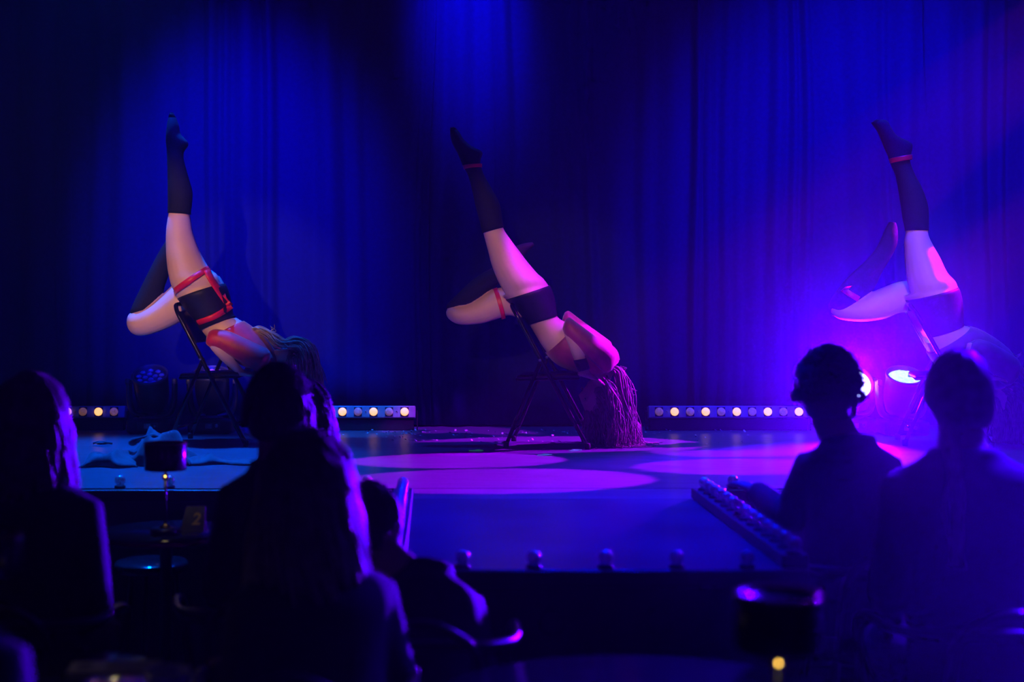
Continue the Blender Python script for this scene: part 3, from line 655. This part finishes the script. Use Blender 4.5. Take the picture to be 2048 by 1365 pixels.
mid = dict(D=7.95, base=1100, seed=2, label='dancer lit violet with long hair touching the floor, bent over the middle chair', near_leg=[
    ((902, 258), (908, 257.5), .012), ((901.6, 271), (917.5, 269), .03), ((905, 287), (926, 283), .036), ((912, 301), (942, 296), .038), ((917, 311), (962, 307), .036), ((922, 323), (959, 322), .035), ((928.5, 337), (959, 333)), ((937, 353), (965, 351)),
    ((944.6, 380), (979.7, 377.5)), ((950.6, 409), (994.6, 405)), ((958, 437), (1000, 427)), ((965.6, 468), (1005, 457)), ((969, 481), (1018, 478)), ((976, 508), (1039, 506)), ((981, 528), (1051, 522)), ((990, 552.5), (1072, 547)), ((1001.8, 577), (1087, 561)), ((1018, 600), (1094, 582), .09)],
  sock_near=11,
  far_thigh=[((1030, 575), (1046, 640), .08), ((1002, 575), (1020, 632)), ((982, 582), (999, 638)), ((959, 596), (970, 647)), ((928, 610), (936, 651)), ((904, 613), (914, 649)), ((895, 618), (900, 641)), ((892, 626), (894, 634), .02)],
  far_shin=[((900, 632), (926, 626)), ((895, 612), (922, 614)), ((913, 593), (946, 610)), ((942, 565), (972, 588)), ((966, 548), (994, 569)), ((988, 535), (1010, 551)), ((1004, 518), (1024, 538)), ((1014, 508), (1042, 524)), ((1032, 494), (1051, 508)), ((1050, 487), (1062, 496), .03), ((1068, 484.5), (1070, 488), .012)],
  sock_far=3,
  torso=[((1004, 592), (1088, 560), .16, -.03), ((1016, 602), (1099, 576), .188, -.015), ((1029, 614), (1106, 594), .182), ((1044, 630), (1110, 613), .162), ((1058, 649), (1113, 631), .14), ((1072, 672), (1124, 641), .126), ((1088, 698), (1140, 648), .132), ((1110, 724), (1174, 664), .14), ((1138, 739), (1206, 681), .152), ((1168, 748), (1231, 701), .15), ((1192, 754), (1238, 724), .09)],
  shorts=(3, 17), top=(25, 40), topmat='plum_cloth',
  upper_arm=[((1216, 698), (1200, 738)), ((1173, 667), (1158, 700)), ((1150, 650), (1140, 684)), ((1134, 638), (1126, 668)), ((1126, 640), (1121, 656)), ((1122, 644), (1121, 650), .012)], sleeve=(0, 18),
  forearm=[((1124, 644), (1140, 650)), ((1122, 664), (1150, 664)), ((1131, 690), (1158, 688)), ((1142, 718), (1164, 714)), ((1152, 740), (1171, 735)), ((1158, 750), (1174, 744))], cuff=(12, 17),
  hand=(1156, 744), hand_dir=(1, -.1, -.35), neck=(1206, 740), head=(1196, 797), crown=(-.02, 0, -1), face=(-1, -.12, 0.02), far_arm=(10, -12),
  bands=[((1.0, -.08), ((927, 334), (960, 331)), ((928.5, 337), (960, 334)), ((930, 341), (960, 338))),
         ((1.0, .085), ((996, 578), (1012, 635)), ((992, 579.5), (1008, 636)), ((988, 581), (1004, 637)))],
  hair=dict(n=640, len=.42, curl=.022, mat='brown', drift=(.26, 0, 0), extra=[
      ([(1215, 735, -.03), (1235, 745, -.04), (1250, 790, -.05), (1262, 840, -.05), (1268, 880, -.04)], 70, .016),
      ([(1210, 760, -.08), (1222, 790, -.12), (1232, 830, -.10), (1240, 884, -.08)], 50, .018),
      ([(1232, 745, 0), (1250, 738, 0), (1246, 733, 0)], 4, .006), ([(1240, 770, 0), (1262, 790, 0), (1270, 786, 0)], 5, .008)]))
right = dict(D=8.05, base=1890, seed=3, label='dancer in dark top with violet rim light, bent over the rightmost chair', near_leg=[
    ((1737, 248), (1743, 243.5), .014), ((1741, 254), (1764, 244.6), .03), ((1750, 267), (1773, 259), .036), ((1757, 284), (1785, 275), .038), ((1763, 300), (1811, 288), .036), ((1768, 311), (1815, 299), .036), ((1772, 322), (1810, 316.7), .035), ((1777, 335), (1810.5, 330)),
    ((1785, 355), (1818, 350)), ((1790.6, 382.7), (1833.5, 381)), ((1796, 418), (1844, 413)), ((1799, 440), (1845.5, 438)), ((1803, 463), (1845.5, 463)), ((1799.6, 484), (1848, 477)), ((1800.5, 498), (1857.6, 497)), ((1801, 521), (1869, 518)), ((1804, 549), (1882, 546)), ((1809, 575), (1898, 564)), ((1820, 602), (1905, 582), .095)],
  sock_near=12,
  far_thigh=[((1840, 560), (1850, 628), .08), ((1808, 563), (1812, 626)), ((1782.6, 572), (1780, 638)), ((1754, 584), (1742, 644)), ((1722, 598), (1710, 643)), ((1694, 604), (1690, 640)), ((1676, 610), (1680, 635)), ((1669.5, 617), (1671, 626), .02)],
  far_shin=[((1676, 632), (1700, 636)), ((1669.5, 610), (1718, 612)), ((1689, 577), (1740, 592)), ((1714.4, 548.5), (1758, 575)), ((1746.7, 519), (1775, 540)), ((1768, 491), (1791, 514)), ((1781, 463), (1804, 486)), ((1787, 450), (1805, 458)), ((1791, 443), (1801, 444), .02)],
  sock_far=0,
  torso=[((1806, 592), (1898, 563), .16, -.03), ((1814, 604), (1909, 578), .188, -.015), ((1823, 622), (1917, 598), .182), ((1834, 646), (1920, 626), .164), ((1844, 670), (1921, 648), .145), ((1854, 698), (1930, 652), .13), ((1870, 724), (1956, 660), .132), ((1900, 748), (1990, 680), .142), ((1940, 766), (2016, 703), .152), ((1975, 776), (2025, 730), .15), ((1994, 778), (2026, 752), .09)],
  shorts=(3, 18), top=(21, 40), topmat='dark_cloth',
  upper_arm=[((2006, 716), (1984, 764)), ((1964, 690), (1948, 730)), ((1936, 680), (1926, 716)), ((1920, 684), (1912, 708)), ((1912, 692), (1908, 700), .012)], sleeve=(0, 14),
  forearm=[((1912, 684), (1930, 684)), ((1910, 700), (1938, 700)), ((1918, 726), (1946, 722)), ((1932, 746), (1950, 740)), ((1946, 754), (1956, 746))],
  hand=(1942, 751), hand_dir=(1, -.1, -.1), neck=(1998, 760), head=(2006, 790), crown=(.25, 0, -.95), face=(-.95, -.2, -.2), far_arm=(8, -10),
  bands=[((1.0, -.08), ((1772, 320), (1811, 313)), ((1773.5, 324), (1811, 318)), ((1775, 329), (1811, 323)))],
  ribbons=[(11, [(1689, 576), (1698, 585), (1708, 592), (1721, 599)], .012)],
  hair=dict(n=330, len=.30, curl=.004, mat='brown', drift=(.02, 0, 0), extra=[
      ([(2012, 706, -.03), (2026, 716, -.03), (2036, 735, -.03), (2050, 760, -.02)], 22, .008), ([(2022, 712, 0), (2034, 712, 0), (2042, 708, 0)], 4, .005),
      ([(1990, 800, -.08), (1993, 830, -.1), (1995, 872, -.1)], 60, .014)]))
for d_ in (left, mid, right): dancer(d_)

# ------------------------------------------------------------------ cloth and scraps on the boards
def jacket():
    t = thing('jacket', 'crumpled dark jacket lying on the stage floor by the leftmost chair', 'jacket', (XF(300, 7.05), 7.05, STZ))
    rnd = random.Random(5)
    def heap(x0, x1, y0, y1, h, seed, nx=44, ny=18):
        r = random.Random(seed); fs = [(r.uniform(5, 16), r.uniform(-8, 8), r.uniform(0, 6.28), r.uniform(.2, 1)) for _ in range(7)]
        bm = nb(); g = []
        for i in range(nx+1):
            row = []
            for j in range(ny+1):
                u, v = i/nx, j/ny; x = x0+(x1-x0)*u; y = y0+(y1-y0)*v
                e = (math.sin(math.pi*u)**.55)*(math.sin(math.pi*v)**.55)
                n_ = sum(a*(1-abs(math.sin(fx*x*1.6+fy*y+ph))) for fx, fy, ph, a in fs)/sum(a for *_, a in fs)
                wob = .03*math.sin(7*v+seed)+.02*math.sin(13*v+2*seed)
                row.append(bm.verts.new((x+wob*(1 if u > .5 else -1)*abs(u-.5), y+.05*math.sin(9*u+seed)*(v-.5), .006+h*e*(.15+1.1*n_**1.6))))
            g.append(row)
        for i in range(nx):
            for j in range(ny): bm.faces.new((g[i][j], g[i+1][j], g[i+1][j+1], g[i][j+1]))
        return bm
    def part(name, bm, th=.006):
        o = obj(name, bm, 'jacket', t); m = o.modifiers.new('t', 'SOLIDIFY'); m.thickness = th; return o
    part('body_panel', heap(-.16, .22, -.12, .2, .34, 3))
    part('sleeve', heap(-.30, -.04, -.17, .06, .22, 8, 30, 14))
    part('sleeve', heap(.14, .52, -.06, .10, .08, 12, 36, 12))
    b = nb(); pts = smoothpath([(-.10, .02, .10), (-.03, -.04, .135), (.05, -.02, .13), (.10, .05, .09)], 5); tube(b, pts, [.012+.008*math.sin(i) for i in range(len(pts))], 8); obj('collar', b, 'jacket', t)
jacket()
sc_ = nb(); ball(sc_, (0, 0, .008), (.035, .02, .009), 10, 6); tube(sc_, smoothpath([(-.05, 0, .006), (-.02, .01, .014), (.02, -.01, .012), (.055, .01, .005)], 4), .006, 6)
o = obj('dark_scrap', sc_, 'jacket'); o.location = (XF(204, 8.0), 8.0, STZ); tag(o, 'small dark scrap on the stage floor in front of the left lamp bar', 'scrap')  # unidentified small dark scrap
for k, (px, py) in enumerate(((948, 903), (1085, 912), (1147, 903))):
    D = F*.814/(py-PY); b = nb(); box(b, (0, 0, .0025), (.055, .018, .003), .0005); box(b, (.03, .008, .004), (.02, .05, .003), .0005, Matrix.Rotation(.5, 3, 'Z'))
    o = obj('tape_mark', b, 'tape', None, False); o.location = (XF(px, D), D, STZ+.001); o.rotation_euler.z = .3*k
    tag(o, ('green tape scrap on the boards left of the middle chair', 'green tape scrap on the boards in front of the middle chair', 'pale tape scrap by the front leg of the middle chair')[k], 'tape mark', 'tape scraps on the boards')
bmc = nb(); rc = random.Random(11)
for k in range(240):
    px = rc.choice((rc.uniform(560, 1500), rc.uniform(700, 1260))); py = 862+abs(rc.gauss(0, 14))
    D = F*.814/(py-PY); p = Vector((XF(px, D), min(D, 8.95), STZ+.002)); a = rc.uniform(0, 3.1); r = rc.uniform(.003, .007); d1 = Vector((math.cos(a), math.sin(a), .0))*r; d2 = Vector((-math.sin(a), math.cos(a), rc.uniform(.1, .9)))*r
    vs4 = [p+d1+d2+Vector((0, 0, r)), p-d1+d2+Vector((0, 0, r)), p-d1-d2+Vector((0, 0, r)), p+d1-d2+Vector((0, 0, r))]
    bmc.faces.new([bmc.verts.new(v) for v in vs4])
o = obj('confetti', bmc, 'confetti', None, False); tag(o, 'glitter flecks scattered over the back of the stage floor', 'confetti', None, 'stuff')

# ------------------------------------------------------------------ audience tables, lamps, cards
def table(x, y, r, label):
    t = thing('round_table', label, 'table', (x, y, 0), group='round audience tables')
    obj('table_top', lathe(nb(), [(r-.012, .692), (r, .698), (r, .714), (r-.006, .72), (.001, .72)], 64), 'tabletop', t)
    obj('edge_band', lathe(nb(), [(r+.0015, .699), (r+.0015, .712), (r-.002, .713), (r-.002, .698)], 64, cap=False), 'gold', t) if label.startswith('small') else None
    obj('post', lathe(nb(), [(.028, .02), (.024, .05), (.022, .66), (.06, .692)], 20), 'iron', t)
    obj('foot_plate', lathe(nb(), [(min(.22, r*.8), 0), (min(.22, r*.8), .008), (.04, .022), (.028, .03)], 32), 'iron', t)
    return t
def table_lamp(x, y, label, z=.72):
    t = thing('table_lamp', label, 'lamp', (x, y, z), group='small lamps on the audience tables')
    obj('base', lathe(nb(), [(.055, 0), (.056, .012), (.054, .02), (.02, .022)], 32), 'lampbase', t)
    obj('collar', lathe(nb(), [(.022, .022), (.02, .027), (.008, .036), (.006, .04)], 20), 'gold', t)
    obj('pole', lathe(nb(), [(.005, .036), (.005, .235)], 12), 'lampbase', t)
    obj('pole_cap', lathe(nb(), [(.005, .196), (.012, .202), (.012, .216), (.004, .220)], 16), 'gold', t)
    sh = obj('shade', lathe(nb(), [(.070, .236), (.076, .236), (.077, .24), (.077, .33), (.075, .333), (.069, .333), (.068, .327), (.001, .327)], 40), 'shade', t)
    obj('top_rim', lathe(nb(), [(.073, .3325), (.0775, .3325), (.0775, .336), (.073, .336)], 40, cap=False), 'gold', sh)
    l = bpy.data.lights.new('lamp_glow', 'POINT'); l.color = (1, .8, .35); l.energy = .09; l.shadow_soft_size = .012
    lo = bpy.data.objects.new('lamp_glow', l); COL.objects.link(lo); lo.parent = t; lo.location = (0, -.03, .222)
    return t
table(XF(330, 5.28), 5.30, .25, 'small round table with a glossy top carrying the number card, before the stage')
table_lamp(XF(331, 5.22), 5.22, 'table lamp with dark drum shade beside the number card')
ct = thing('number_card', 'slanted table card with a gold number two', 'card', (XF(389, 5.31), 5.27, .72))
b = nb(); Rm = Matrix.Rotation(math.radians(-18), 3, 'X'); Rt = Matrix.Rotation(math.radians(0), 3, 'Z')
cw, ch = .085, .09
q = [(-cw/2-.004, 0), (cw/2, 0), (cw/2, ch), (-cw/2+.014, ch)]
f0 = [b.verts.new((x, -.002+z*.32, z)) for x, z in q]; f1 = [b.verts.new((x, .002+z*.32, z)) for x, z in q]
b.faces.new(f0); b.faces.new(f1[::-1])
for i in range(4): b.faces.new((f0[i], f1[i], f1[(i+1) % 4], f0[(i+1) % 4]))
obj('front_leaf', b, 'card', ct, False)
b = nb(); f0 = [b.verts.new((x, .058-z*.32, z)) for x, z in q]; f1 = [b.verts.new((x, .062-z*.32, z)) for x, z in q]
b.faces.new(f0); b.faces.new(f1[::-1])
for i in range(4): b.faces.new((f0[i], f1[i], f1[(i+1) % 4], f0[(i+1) % 4]))
obj('back_leaf', b, 'card', ct, False)
fc = bpy.data.curves.new('digit', 'FONT'); fc.body = '2'; fc.size = .062; fc.align_x = 'CENTER'; fc.extrude = .0008; fc.offset = .0015; fc.shear = .2
fo_ = bpy.data.objects.new('digit', fc); COL.objects.link(fo_)
dm = bpy.data.meshes.new_from_object(fo_.evaluated_get(bpy.context.evaluated_depsgraph_get())); bpy.data.objects.remove(fo_)
dg_ = obj('number', dm, 'cardgold', ct, False); dg_.rotation_euler = (math.pi/2-math.atan(.32), 0, 0); dg_.location = (.010, .0035, .026)
table(.45, 2.95, .5, 'large round table in the dark foreground, its far rim catching blue light')
table_lamp(XF(1555, 2.54), 2.54, 'blurred table lamp in the right foreground with one brass dot')
table(-.93, 3.12, .38, 'round table at the lower left edge with a menu card')
table_lamp(XF(-26, 3.2), 3.2, 'table lamp cut by the left edge, violet light down its shade')
mc = thing('menu_card', 'pale printed menu lying at the lower left', 'menu', (XF(225, 3.3), 3.33, .72), .08)
obj('sheet', box(nb(), (0, 0, .0015), (.21, .09, .003), .0005), 'paper', mc, False)
pb = nb()
for k in range(4): box(pb, (.03, -.03+.018*k, .0036), (.1-.015*(k % 2), .006, .0006))
obj('printed_lines', pb, 'jacket', mc, False)['kind'] = 'stuff'
obj('printed_emblem', lathe(nb(), [(.02, .0031), (.02, .0038), (.001, .0038)], 20, Matrix.Translation((-.07, 0, 0))), 'jacket', mc, False)
cp = thing('cup', 'pale round cup at the bottom edge beside the menu', 'cup', (XF(335, 3.07), 3.07, .72))
obj('bowl', lathe(nb(), [(.025, 0), (.028, .006), (.045, .03), (.05, .062), (.047, .062), (.042, .032), (.02, .01), (.001, .008)], 32), 'cup', cp)
b = nb(); tube(b, smoothpath([(.046, 0, .05), (.07, 0, .048), (.072, 0, .025), (.045, 0, .02)], 5), .005, 8); obj('handle', b, 'cup', cp)

# ------------------------------------------------------------------ audience chairs
def make_armchair():
    t = thing('armchair', '', 'chair', group='dark bentwood armchairs of the audience')
    obj('seat', lathe(nb(), [(.19, .425), (.215, .435), (.22, .455), (.20, .468), (.001, .472)], 32), 'wood', t)
    b = nb(); pts = smoothpath([(.205, .20, .45), (.235, .24, .58), (.245, .22, .68), (.245, .10, .715), (.235, -.06, .72), (.17, -.20, .735), (0, -.245, .745), (-.17, -.20, .735), (-.235, -.06, .72), (-.245, .10, .715), (-.245, .22, .68), (-.235, .24, .58), (-.205, .20, .45)], 5)
    tube(b, pts, .014, 10); obj('arm_bow', b, 'wood', t)
    b = nb(); pts = smoothpath([(.14, -.15, .45), (.14, -.20, .62), (.12, -.235, .74), (0, -.26, .80), (-.12, -.235, .74), (-.14, -.20, .62), (-.14, -.15, .45)], 5)
    tube(b, pts, .013, 10); obj('back_bow', b, 'wood', t)
    for sx in (-1, 1):
        for sy in (-1, 1):
            b = nb(); tube(b, [(sx*.15, sy*.15, .44), (sx*.18, sy*.18, .2), (sx*.20, sy*.205, 0)], [.016, .015, .011], 10); obj('leg', b, 'wood', t)
    b = nb(); lathe(b, [(.172, .235), (.184, .235), (.184, .247), (.172, .247)], 28, cap=False); obj('leg_ring', b, 'wood', t)
    return t
ch0 = make_armchair(); chu = [False]
def armchair(x, y, rz, label):
    o = copy_tree(ch0) if chu[0] else ch0
    chu[0] = True; o.location = (x, y, 0); o.rotation_euler.z = rz; o['label'] = label; return o

# ------------------------------------------------------------------ audience
def spectator(label, x, y, top, shw=.2, hw=1.0, yaw=0.0, lean=0.0, hair=None, hairmat='dark_hair', hx=0.0, head_yaw=0.0, tilt=(0, 0), arm=None, ears=True, chair=None, legs=True, seat=.485, group='spectators seen from behind'):
    """seated figure facing the stage (+Y); top: height of the crown; x, y: place of the head"""
    t = thing('person', label, 'person', (x, y, 0), group=group)
    RZ = Matrix.Rotation(yaw, 3, 'Z')
    def W(a, b, z): return Vector((x, y, 0))+RZ @ Vector((a, b, 0))+Vector((0, 0, z))
    hc = Vector((x, y, top-.118*hw)); hy = Matrix.Rotation(yaw+head_yaw, 3, 'Z')
    crown = Vector((tilt[0], tilt[1], 1)).normalized(); face = hy @ Vector((0, 1, -.05))
    zs = top-.245*hw-.035     # shoulder line
    hipy = -.06-lean; hz = seat+.10
    sp = lambda e: hipy+(-.035-hipy)*e
    bm = nb(); cl = nb()
    add_head(bm, hc, crown, face, hw*.97)
    tube(bm, [W(hx, -.03, zs-.03), W(hx*.5, -.02, zs+.03), hc-Vector((0, 0, .06*hw))-hy @ Vector((0, .012, 0))], [.076, .064, .060], 16)
    zz = [(seat+.0, .165, .125), (hz, .175, .125), (hz+.12, .15, .11), (hz+(zs-hz)*.55, shw*.86, .115), (zs-.09, shw*.98, .12), (zs-.035, shw*.9, .095), (zs, shw*.55, .07), (zs+.035, .075, .06)]
    e = lambda z: (z-seat)/(zs-seat)
    for b_, inf in ((bm, 0), (cl, .014)):
        rr = [r[1]+inf for r in zz]; r2 = [r[2]+inf for r in zz]
        q = [W(hx, sp(e(r[0])), r[0]) for r in zz]
        tube(b_, smoothpath(q, 3), list(catmull([(v,) for v in rr], 3)[:, 0]), 24, list(catmull([(v,) for v in r2], 3)[:, 0]), ref=RZ @ Vector((1, 0, 0)))
        for sd in (-1, 1):
            a0 = W(hx+sd*(shw-.045), -.035, zs-.055)
            if arm and arm[0] == sd: a1, a2 = Vector(arm[1]), Vector(arm[2])
            else: a1 = W(hx+sd*(shw+.015), hipy+.02, zs-.33); a2 = W(hx+sd*.13, hipy+.30, seat+.20)
            tube(b_, smoothpath([a0, a0.lerp(a1, .5), a1, a1.lerp(a2, .5), a2], 3), [v+inf for v in catmull([(.056,), (.05,), (.042,), (.038,), (.028,)], 3)[:, 0]], 14)
            if b_ is bm:
                d_ = (a2-a1).normalized(); add_hand(bm, a2+d_*.01, d_+Vector((0, 0, -.15)), (0, 0, 1), 1.0, .25, sd)
            k0 = W(hx+sd*.085, hipy+.0, seat+.085); k1 = W(hx+sd*.11, hipy+.46, seat+.065); k2 = W(hx+sd*.11, hipy+.44, .09); k3 = W(hx+sd*.115, hipy+.56, .04)
            tube(b_, smoothpath([k0, k0.lerp(k1, .55), k1], 4), [v+inf for v in catmull([(.085,), (.078,), (.06,)], 4)[:, 0]], 16)
            tube(b_, smoothpath([k1, k1.lerp(k2, .35), k2], 4), [v+inf for v in catmull([(.058,), (.056,), (.04,)], 4)[:, 0]], 14)
            if b_ is bm: tube(b_, [k2+Vector((0, -.03, -.05)), k2.lerp(k3, .4)-Vector((0, 0, .02)), k3], [.036, .042, .03], 12, [.03, .035, .026])
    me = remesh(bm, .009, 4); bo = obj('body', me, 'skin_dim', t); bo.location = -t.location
    mc_ = remesh(cl, .012, 6); co = obj('clothes', mc_, 'black_cloth', t); co.location = -t.location
    for sd in (-1, 1):
        k2 = W(hx+sd*.11, hipy+.44, 0); b = nb(); tube(b, smoothpath([k2+Vector((0, -.06, .053)), k2+Vector((0, 0, .060)), k2+Vector((0, .09, .048)), k2+Vector((0, .17, .036))], 3), [.04]*9+[.03], 14, [.042]*3+[.05]*3+[.036]*3+[.024]); wobj('shoe', b, 'rubber', t)
    rnd = random.Random(hash(label) % 9999 if False else len(label)*7+int(abs(x)*100))
    h = nb(); fw = hy @ Vector((0, 1, 0)); sdv = Vector((0, 0, 1)).cross(fw)*-1
    axm = Matrix((sdv, fw, Vector((0, 0, 1)))).transposed()
    u, f, s = headaxes(crown, face)
    def cap(th, low=-.35):
        N, Mv = 32, 18; rows = []
        for i in range(Mv+1):
            row = []
            for j in range(N):
                ph = 2*math.pi*j/N; fx = math.cos(ph); frontness = max(0, fx)
                lim = math.pi*(.60-.26*frontness**1.5)*(1+.18*(1 if fx < -.2 else 0)*(low < -.3))
                a = lim*i/Mv; z = math.cos(a); r = math.sin(a)
                bump = 1+.018*math.sin(9*ph+3*a)+.012*math.sin(17*ph+5*a)
                k = (th*(1 if i < Mv else .2))
                row.append(h.verts.new(hc+(f*((.098+k)*r*fx-.004)+s*(.077+k)*r*math.sin(ph)+u*(.119+k)*z)*hw*bump))
            rows.append(row)
        for i in range(Mv):
            for j in range(N): h.faces.new((rows[i][j], rows[i][(j+1) % N], rows[i+1][(j+1) % N], rows[i+1][j]))
    def locks(n_, length, spread, curl, r0=.008, sides=True, inward=0.0, th=.012):
        k = 0
        while k < n_:
            ph = rnd.uniform(0, 6.28); a = rnd.uniform(.15, 1.75); fx = math.cos(ph)
            if fx > .25 and a > .7: continue
            if not sides and fx > -.3: continue
            k += 1
            nv = (f*fx*math.sin(a)+s*math.sin(ph)*math.sin(a)+u*math.cos(a)).normalized()
            p = hc+(f*(.098+th)*math.sin(a)*fx+s*(.077+th)*math.sin(a)*math.sin(ph)+u*(.119+th)*math.cos(a))*hw
            L = length*rnd.uniform(.8, 1.08)-(0 if a > 1.2 else 0); pts = [p.copy()]; sg = 12; d = (nv*.35-f*.15*max(0, fx)+Vector((0, 0, -.2)))
            p2 = rnd.uniform(0, 6.28); fr = rnd.uniform(16, 26)
            for i in range(sg):
                out = (p-hc); out.z = 0
                d = (d*.75+Vector((0, 0, -.5))+out*spread).normalized(); p = p+d*L/sg
                q = p-hc; ee = (q.dot(f)/.112/hw)**2+(q.dot(s)/.093/hw)**2+(q.dot(u)/.132/hw)**2
                if ee < 1: p = hc+q/math.sqrt(max(ee, .05))
                w_ = curl*min(1, i/4); pts.append(p+(s*math.sin(fr*i*L/sg+p2)+f*math.cos(fr*i*L/sg+p2))*w_)
            strand_mesh(h, pts, r0, r0*.35, 5)
    if hair == 'short': cap(.012); locks(160, .05, .4, .003, .006)
    elif hair == 'crop': cap(.010); locks(60, .03, .2, .002, .005)
    elif hair == 'curly':
        cap(.016)
        for k in range(380):
            ph = rnd.uniform(0, 6.28); a = rnd.uniform(0, 1.65)
            if math.cos(ph) > .35 and a > 1.05: continue
            k_ = rnd.uniform(.97, 1.13); p = hc+(f*.114*math.sin(a)*math.cos(ph)+s*.094*math.sin(a)*math.sin(ph)+u*.136*math.cos(a))*hw*k_
            rr = rnd.uniform(.009, .016); ax = rnd.uniform(0, 6.28); q = []
            for i in range(9): an = i/8*6.0; q.append(p+(s*math.cos(an+ax)+u*math.sin(an+ax))*rr+f*(i-4)*.0012)
            tube(h, q, .0042, 5)
        for k in range(150):                    # loose curls standing off the right side
            a = rnd.uniform(.05, 1.45); p = hc+(u*.132*math.cos(a)-s*.094*math.sin(a))*hw*rnd.uniform(1.02, 1.22)+f*rnd.uniform(-.03, .05)
            rr = rnd.uniform(.007, .013); ax = rnd.uniform(0, 6.28); q = []
            for i in range(9): an = i/8*6.0; q.append(p+(s*math.cos(an+ax)+u*math.sin(an+ax))*rr+f*(i-4)*.0015)
            tube(h, q, .003, 5)
    elif hair == 'bob': cap(.016); locks(320, .25, .25, .008)
    elif hair == 'long': cap(.018); locks(420, .37, .22, .016, .008)
    elif hair == 'tail':
        cap(.009)
        pts = smoothpath([hc-f*.10+s*.05-u*.05, hc-f*.14+s*.065-u*.12, hc-f*.175+s*.075-u*.22, hc-f*.195+s*.08-u*.33, hc-f*.20+s*.078-u*.43], 5)
        for k in range(26):
            o_ = (s*rnd.gauss(0, .008)+f*rnd.gauss(0, .007)); strand_mesh(h, [p+o_*(1+.4*math.sin(i*.7+k)) for i, p in enumerate(pts)], .005, .002, 5)
    elif hair == 'wavy': cap(.014); locks(240, .17, .6, .010)
    ho = wobj('hair', h, hairmat, t); ho['kind'] = 'stuff'
    if chair: armchair(x+chair[0], y+chair[1], chair[2], chair[3])
    return t
def head_at(px, py, D): p = P(px, py, D); return p.x, D, p.z
def at3(px, py, D): return tuple(P(px, py, D))
X_, Y_, Z_ = head_at(62, 757, 4.0)
spectator('spectator with chin length hair at the left edge, violet light on the hair', X_, Y_, Z_, .19, 1.05, -.05, .05, 'bob', 'fair_hair', chair=(0, -.12, 0, 'armchair under the spectator at the left edge'))
X_, Y_, Z_ = head_at(557, 735, 4.15)
spectator('short haired spectator in front of the leftmost chair, violet rim on the right', X_, Y_, Z_, .158, 1.08, .05, .05, 'short', 'dark_hair', hx=.01, chair=(-.03, -.12, .1, 'armchair under the short haired spectator on the left'))
X_, Y_, Z_ = head_at(608, 766, 5.1)
spectator('wavy haired spectator almost hidden behind the short haired one', X_, Y_, Z_, .17, 1.02, .1, .05, 'wavy', 'dark_hair', hx=-.03, chair=(-.03, -.12, 0, 'armchair under the almost hidden spectator'))
X_, Y_, Z_ = head_at(615, 876, 3.3)
spectator('long haired spectator in the centre foreground with violet curls', X_, Y_, Z_, .18, 1.06, .45, .04, 'long', 'fair_hair', head_yaw=-.45, chair=(0, -.12, 0, 'armchair under the long haired spectator'))
X_, Y_, Z_ = head_at(746, 970, 3.95)
spectator('spectator slumped low before the left corner of the runway', X_, Y_, Z_, .15, .95, 0, .25, 'crop', 'dark_hair', hx=.14, tilt=(-.25, .2), head_yaw=-.9, chair=(.14, -.28, 0, 'bentwood armchair in the centre foreground, its curved arm catching blue light'))
X_, Y_, Z_ = head_at(1655, 718, 4.75)
spectator('curly haired spectator right of the runway, lamp glare beside the head', X_, Y_, Z_, .15, 1.02, 0, .05, 'curly', 'curl_hair', hx=.06, arm=(-1, at3(1578, 1036, 4.8), at3(1512, 982, 5.0)), chair=(.10, -.12, 0, 'armchair under the curly haired spectator'))
X_, Y_, Z_ = head_at(1918, 705, 3.9)
spectator('broad spectator at the right edge with a thin tail of hair', X_, Y_, Z_, .205, 1.05, 0, .05, 'tail', 'fair_hair', chair=(0, -.12, 0, 'armchair under the broad spectator on the right'))
X_, Y_, Z_ = -.86, 2.32, 1.36
spectator('spectator at the lower left corner, only a lit shoulder in view', X_, Y_, Z_, .205, 1.0, -.2, .05, 'short', 'dark_hair', chair=(0, -.12, 0, 'armchair in the lower left corner'))
st = thing('stool', 'low stool with a shiny seat edge under the small table with the number card', 'stool', (XF(300, 5.75), 5.78, 0))
obj('seat', lathe(nb(), [(.14, .48), (.15, .485), (.15, .51), (.14, .518), (.001, .518)], 32), 'tabletop', st)
for k in range(3):
    a = 2.1*k+.5; b = nb(); tube(b, [(.1*math.cos(a), .1*math.sin(a), .485), (.16*math.cos(a), .16*math.sin(a), 0)], .011, 8); obj('leg', b, 'iron', st)
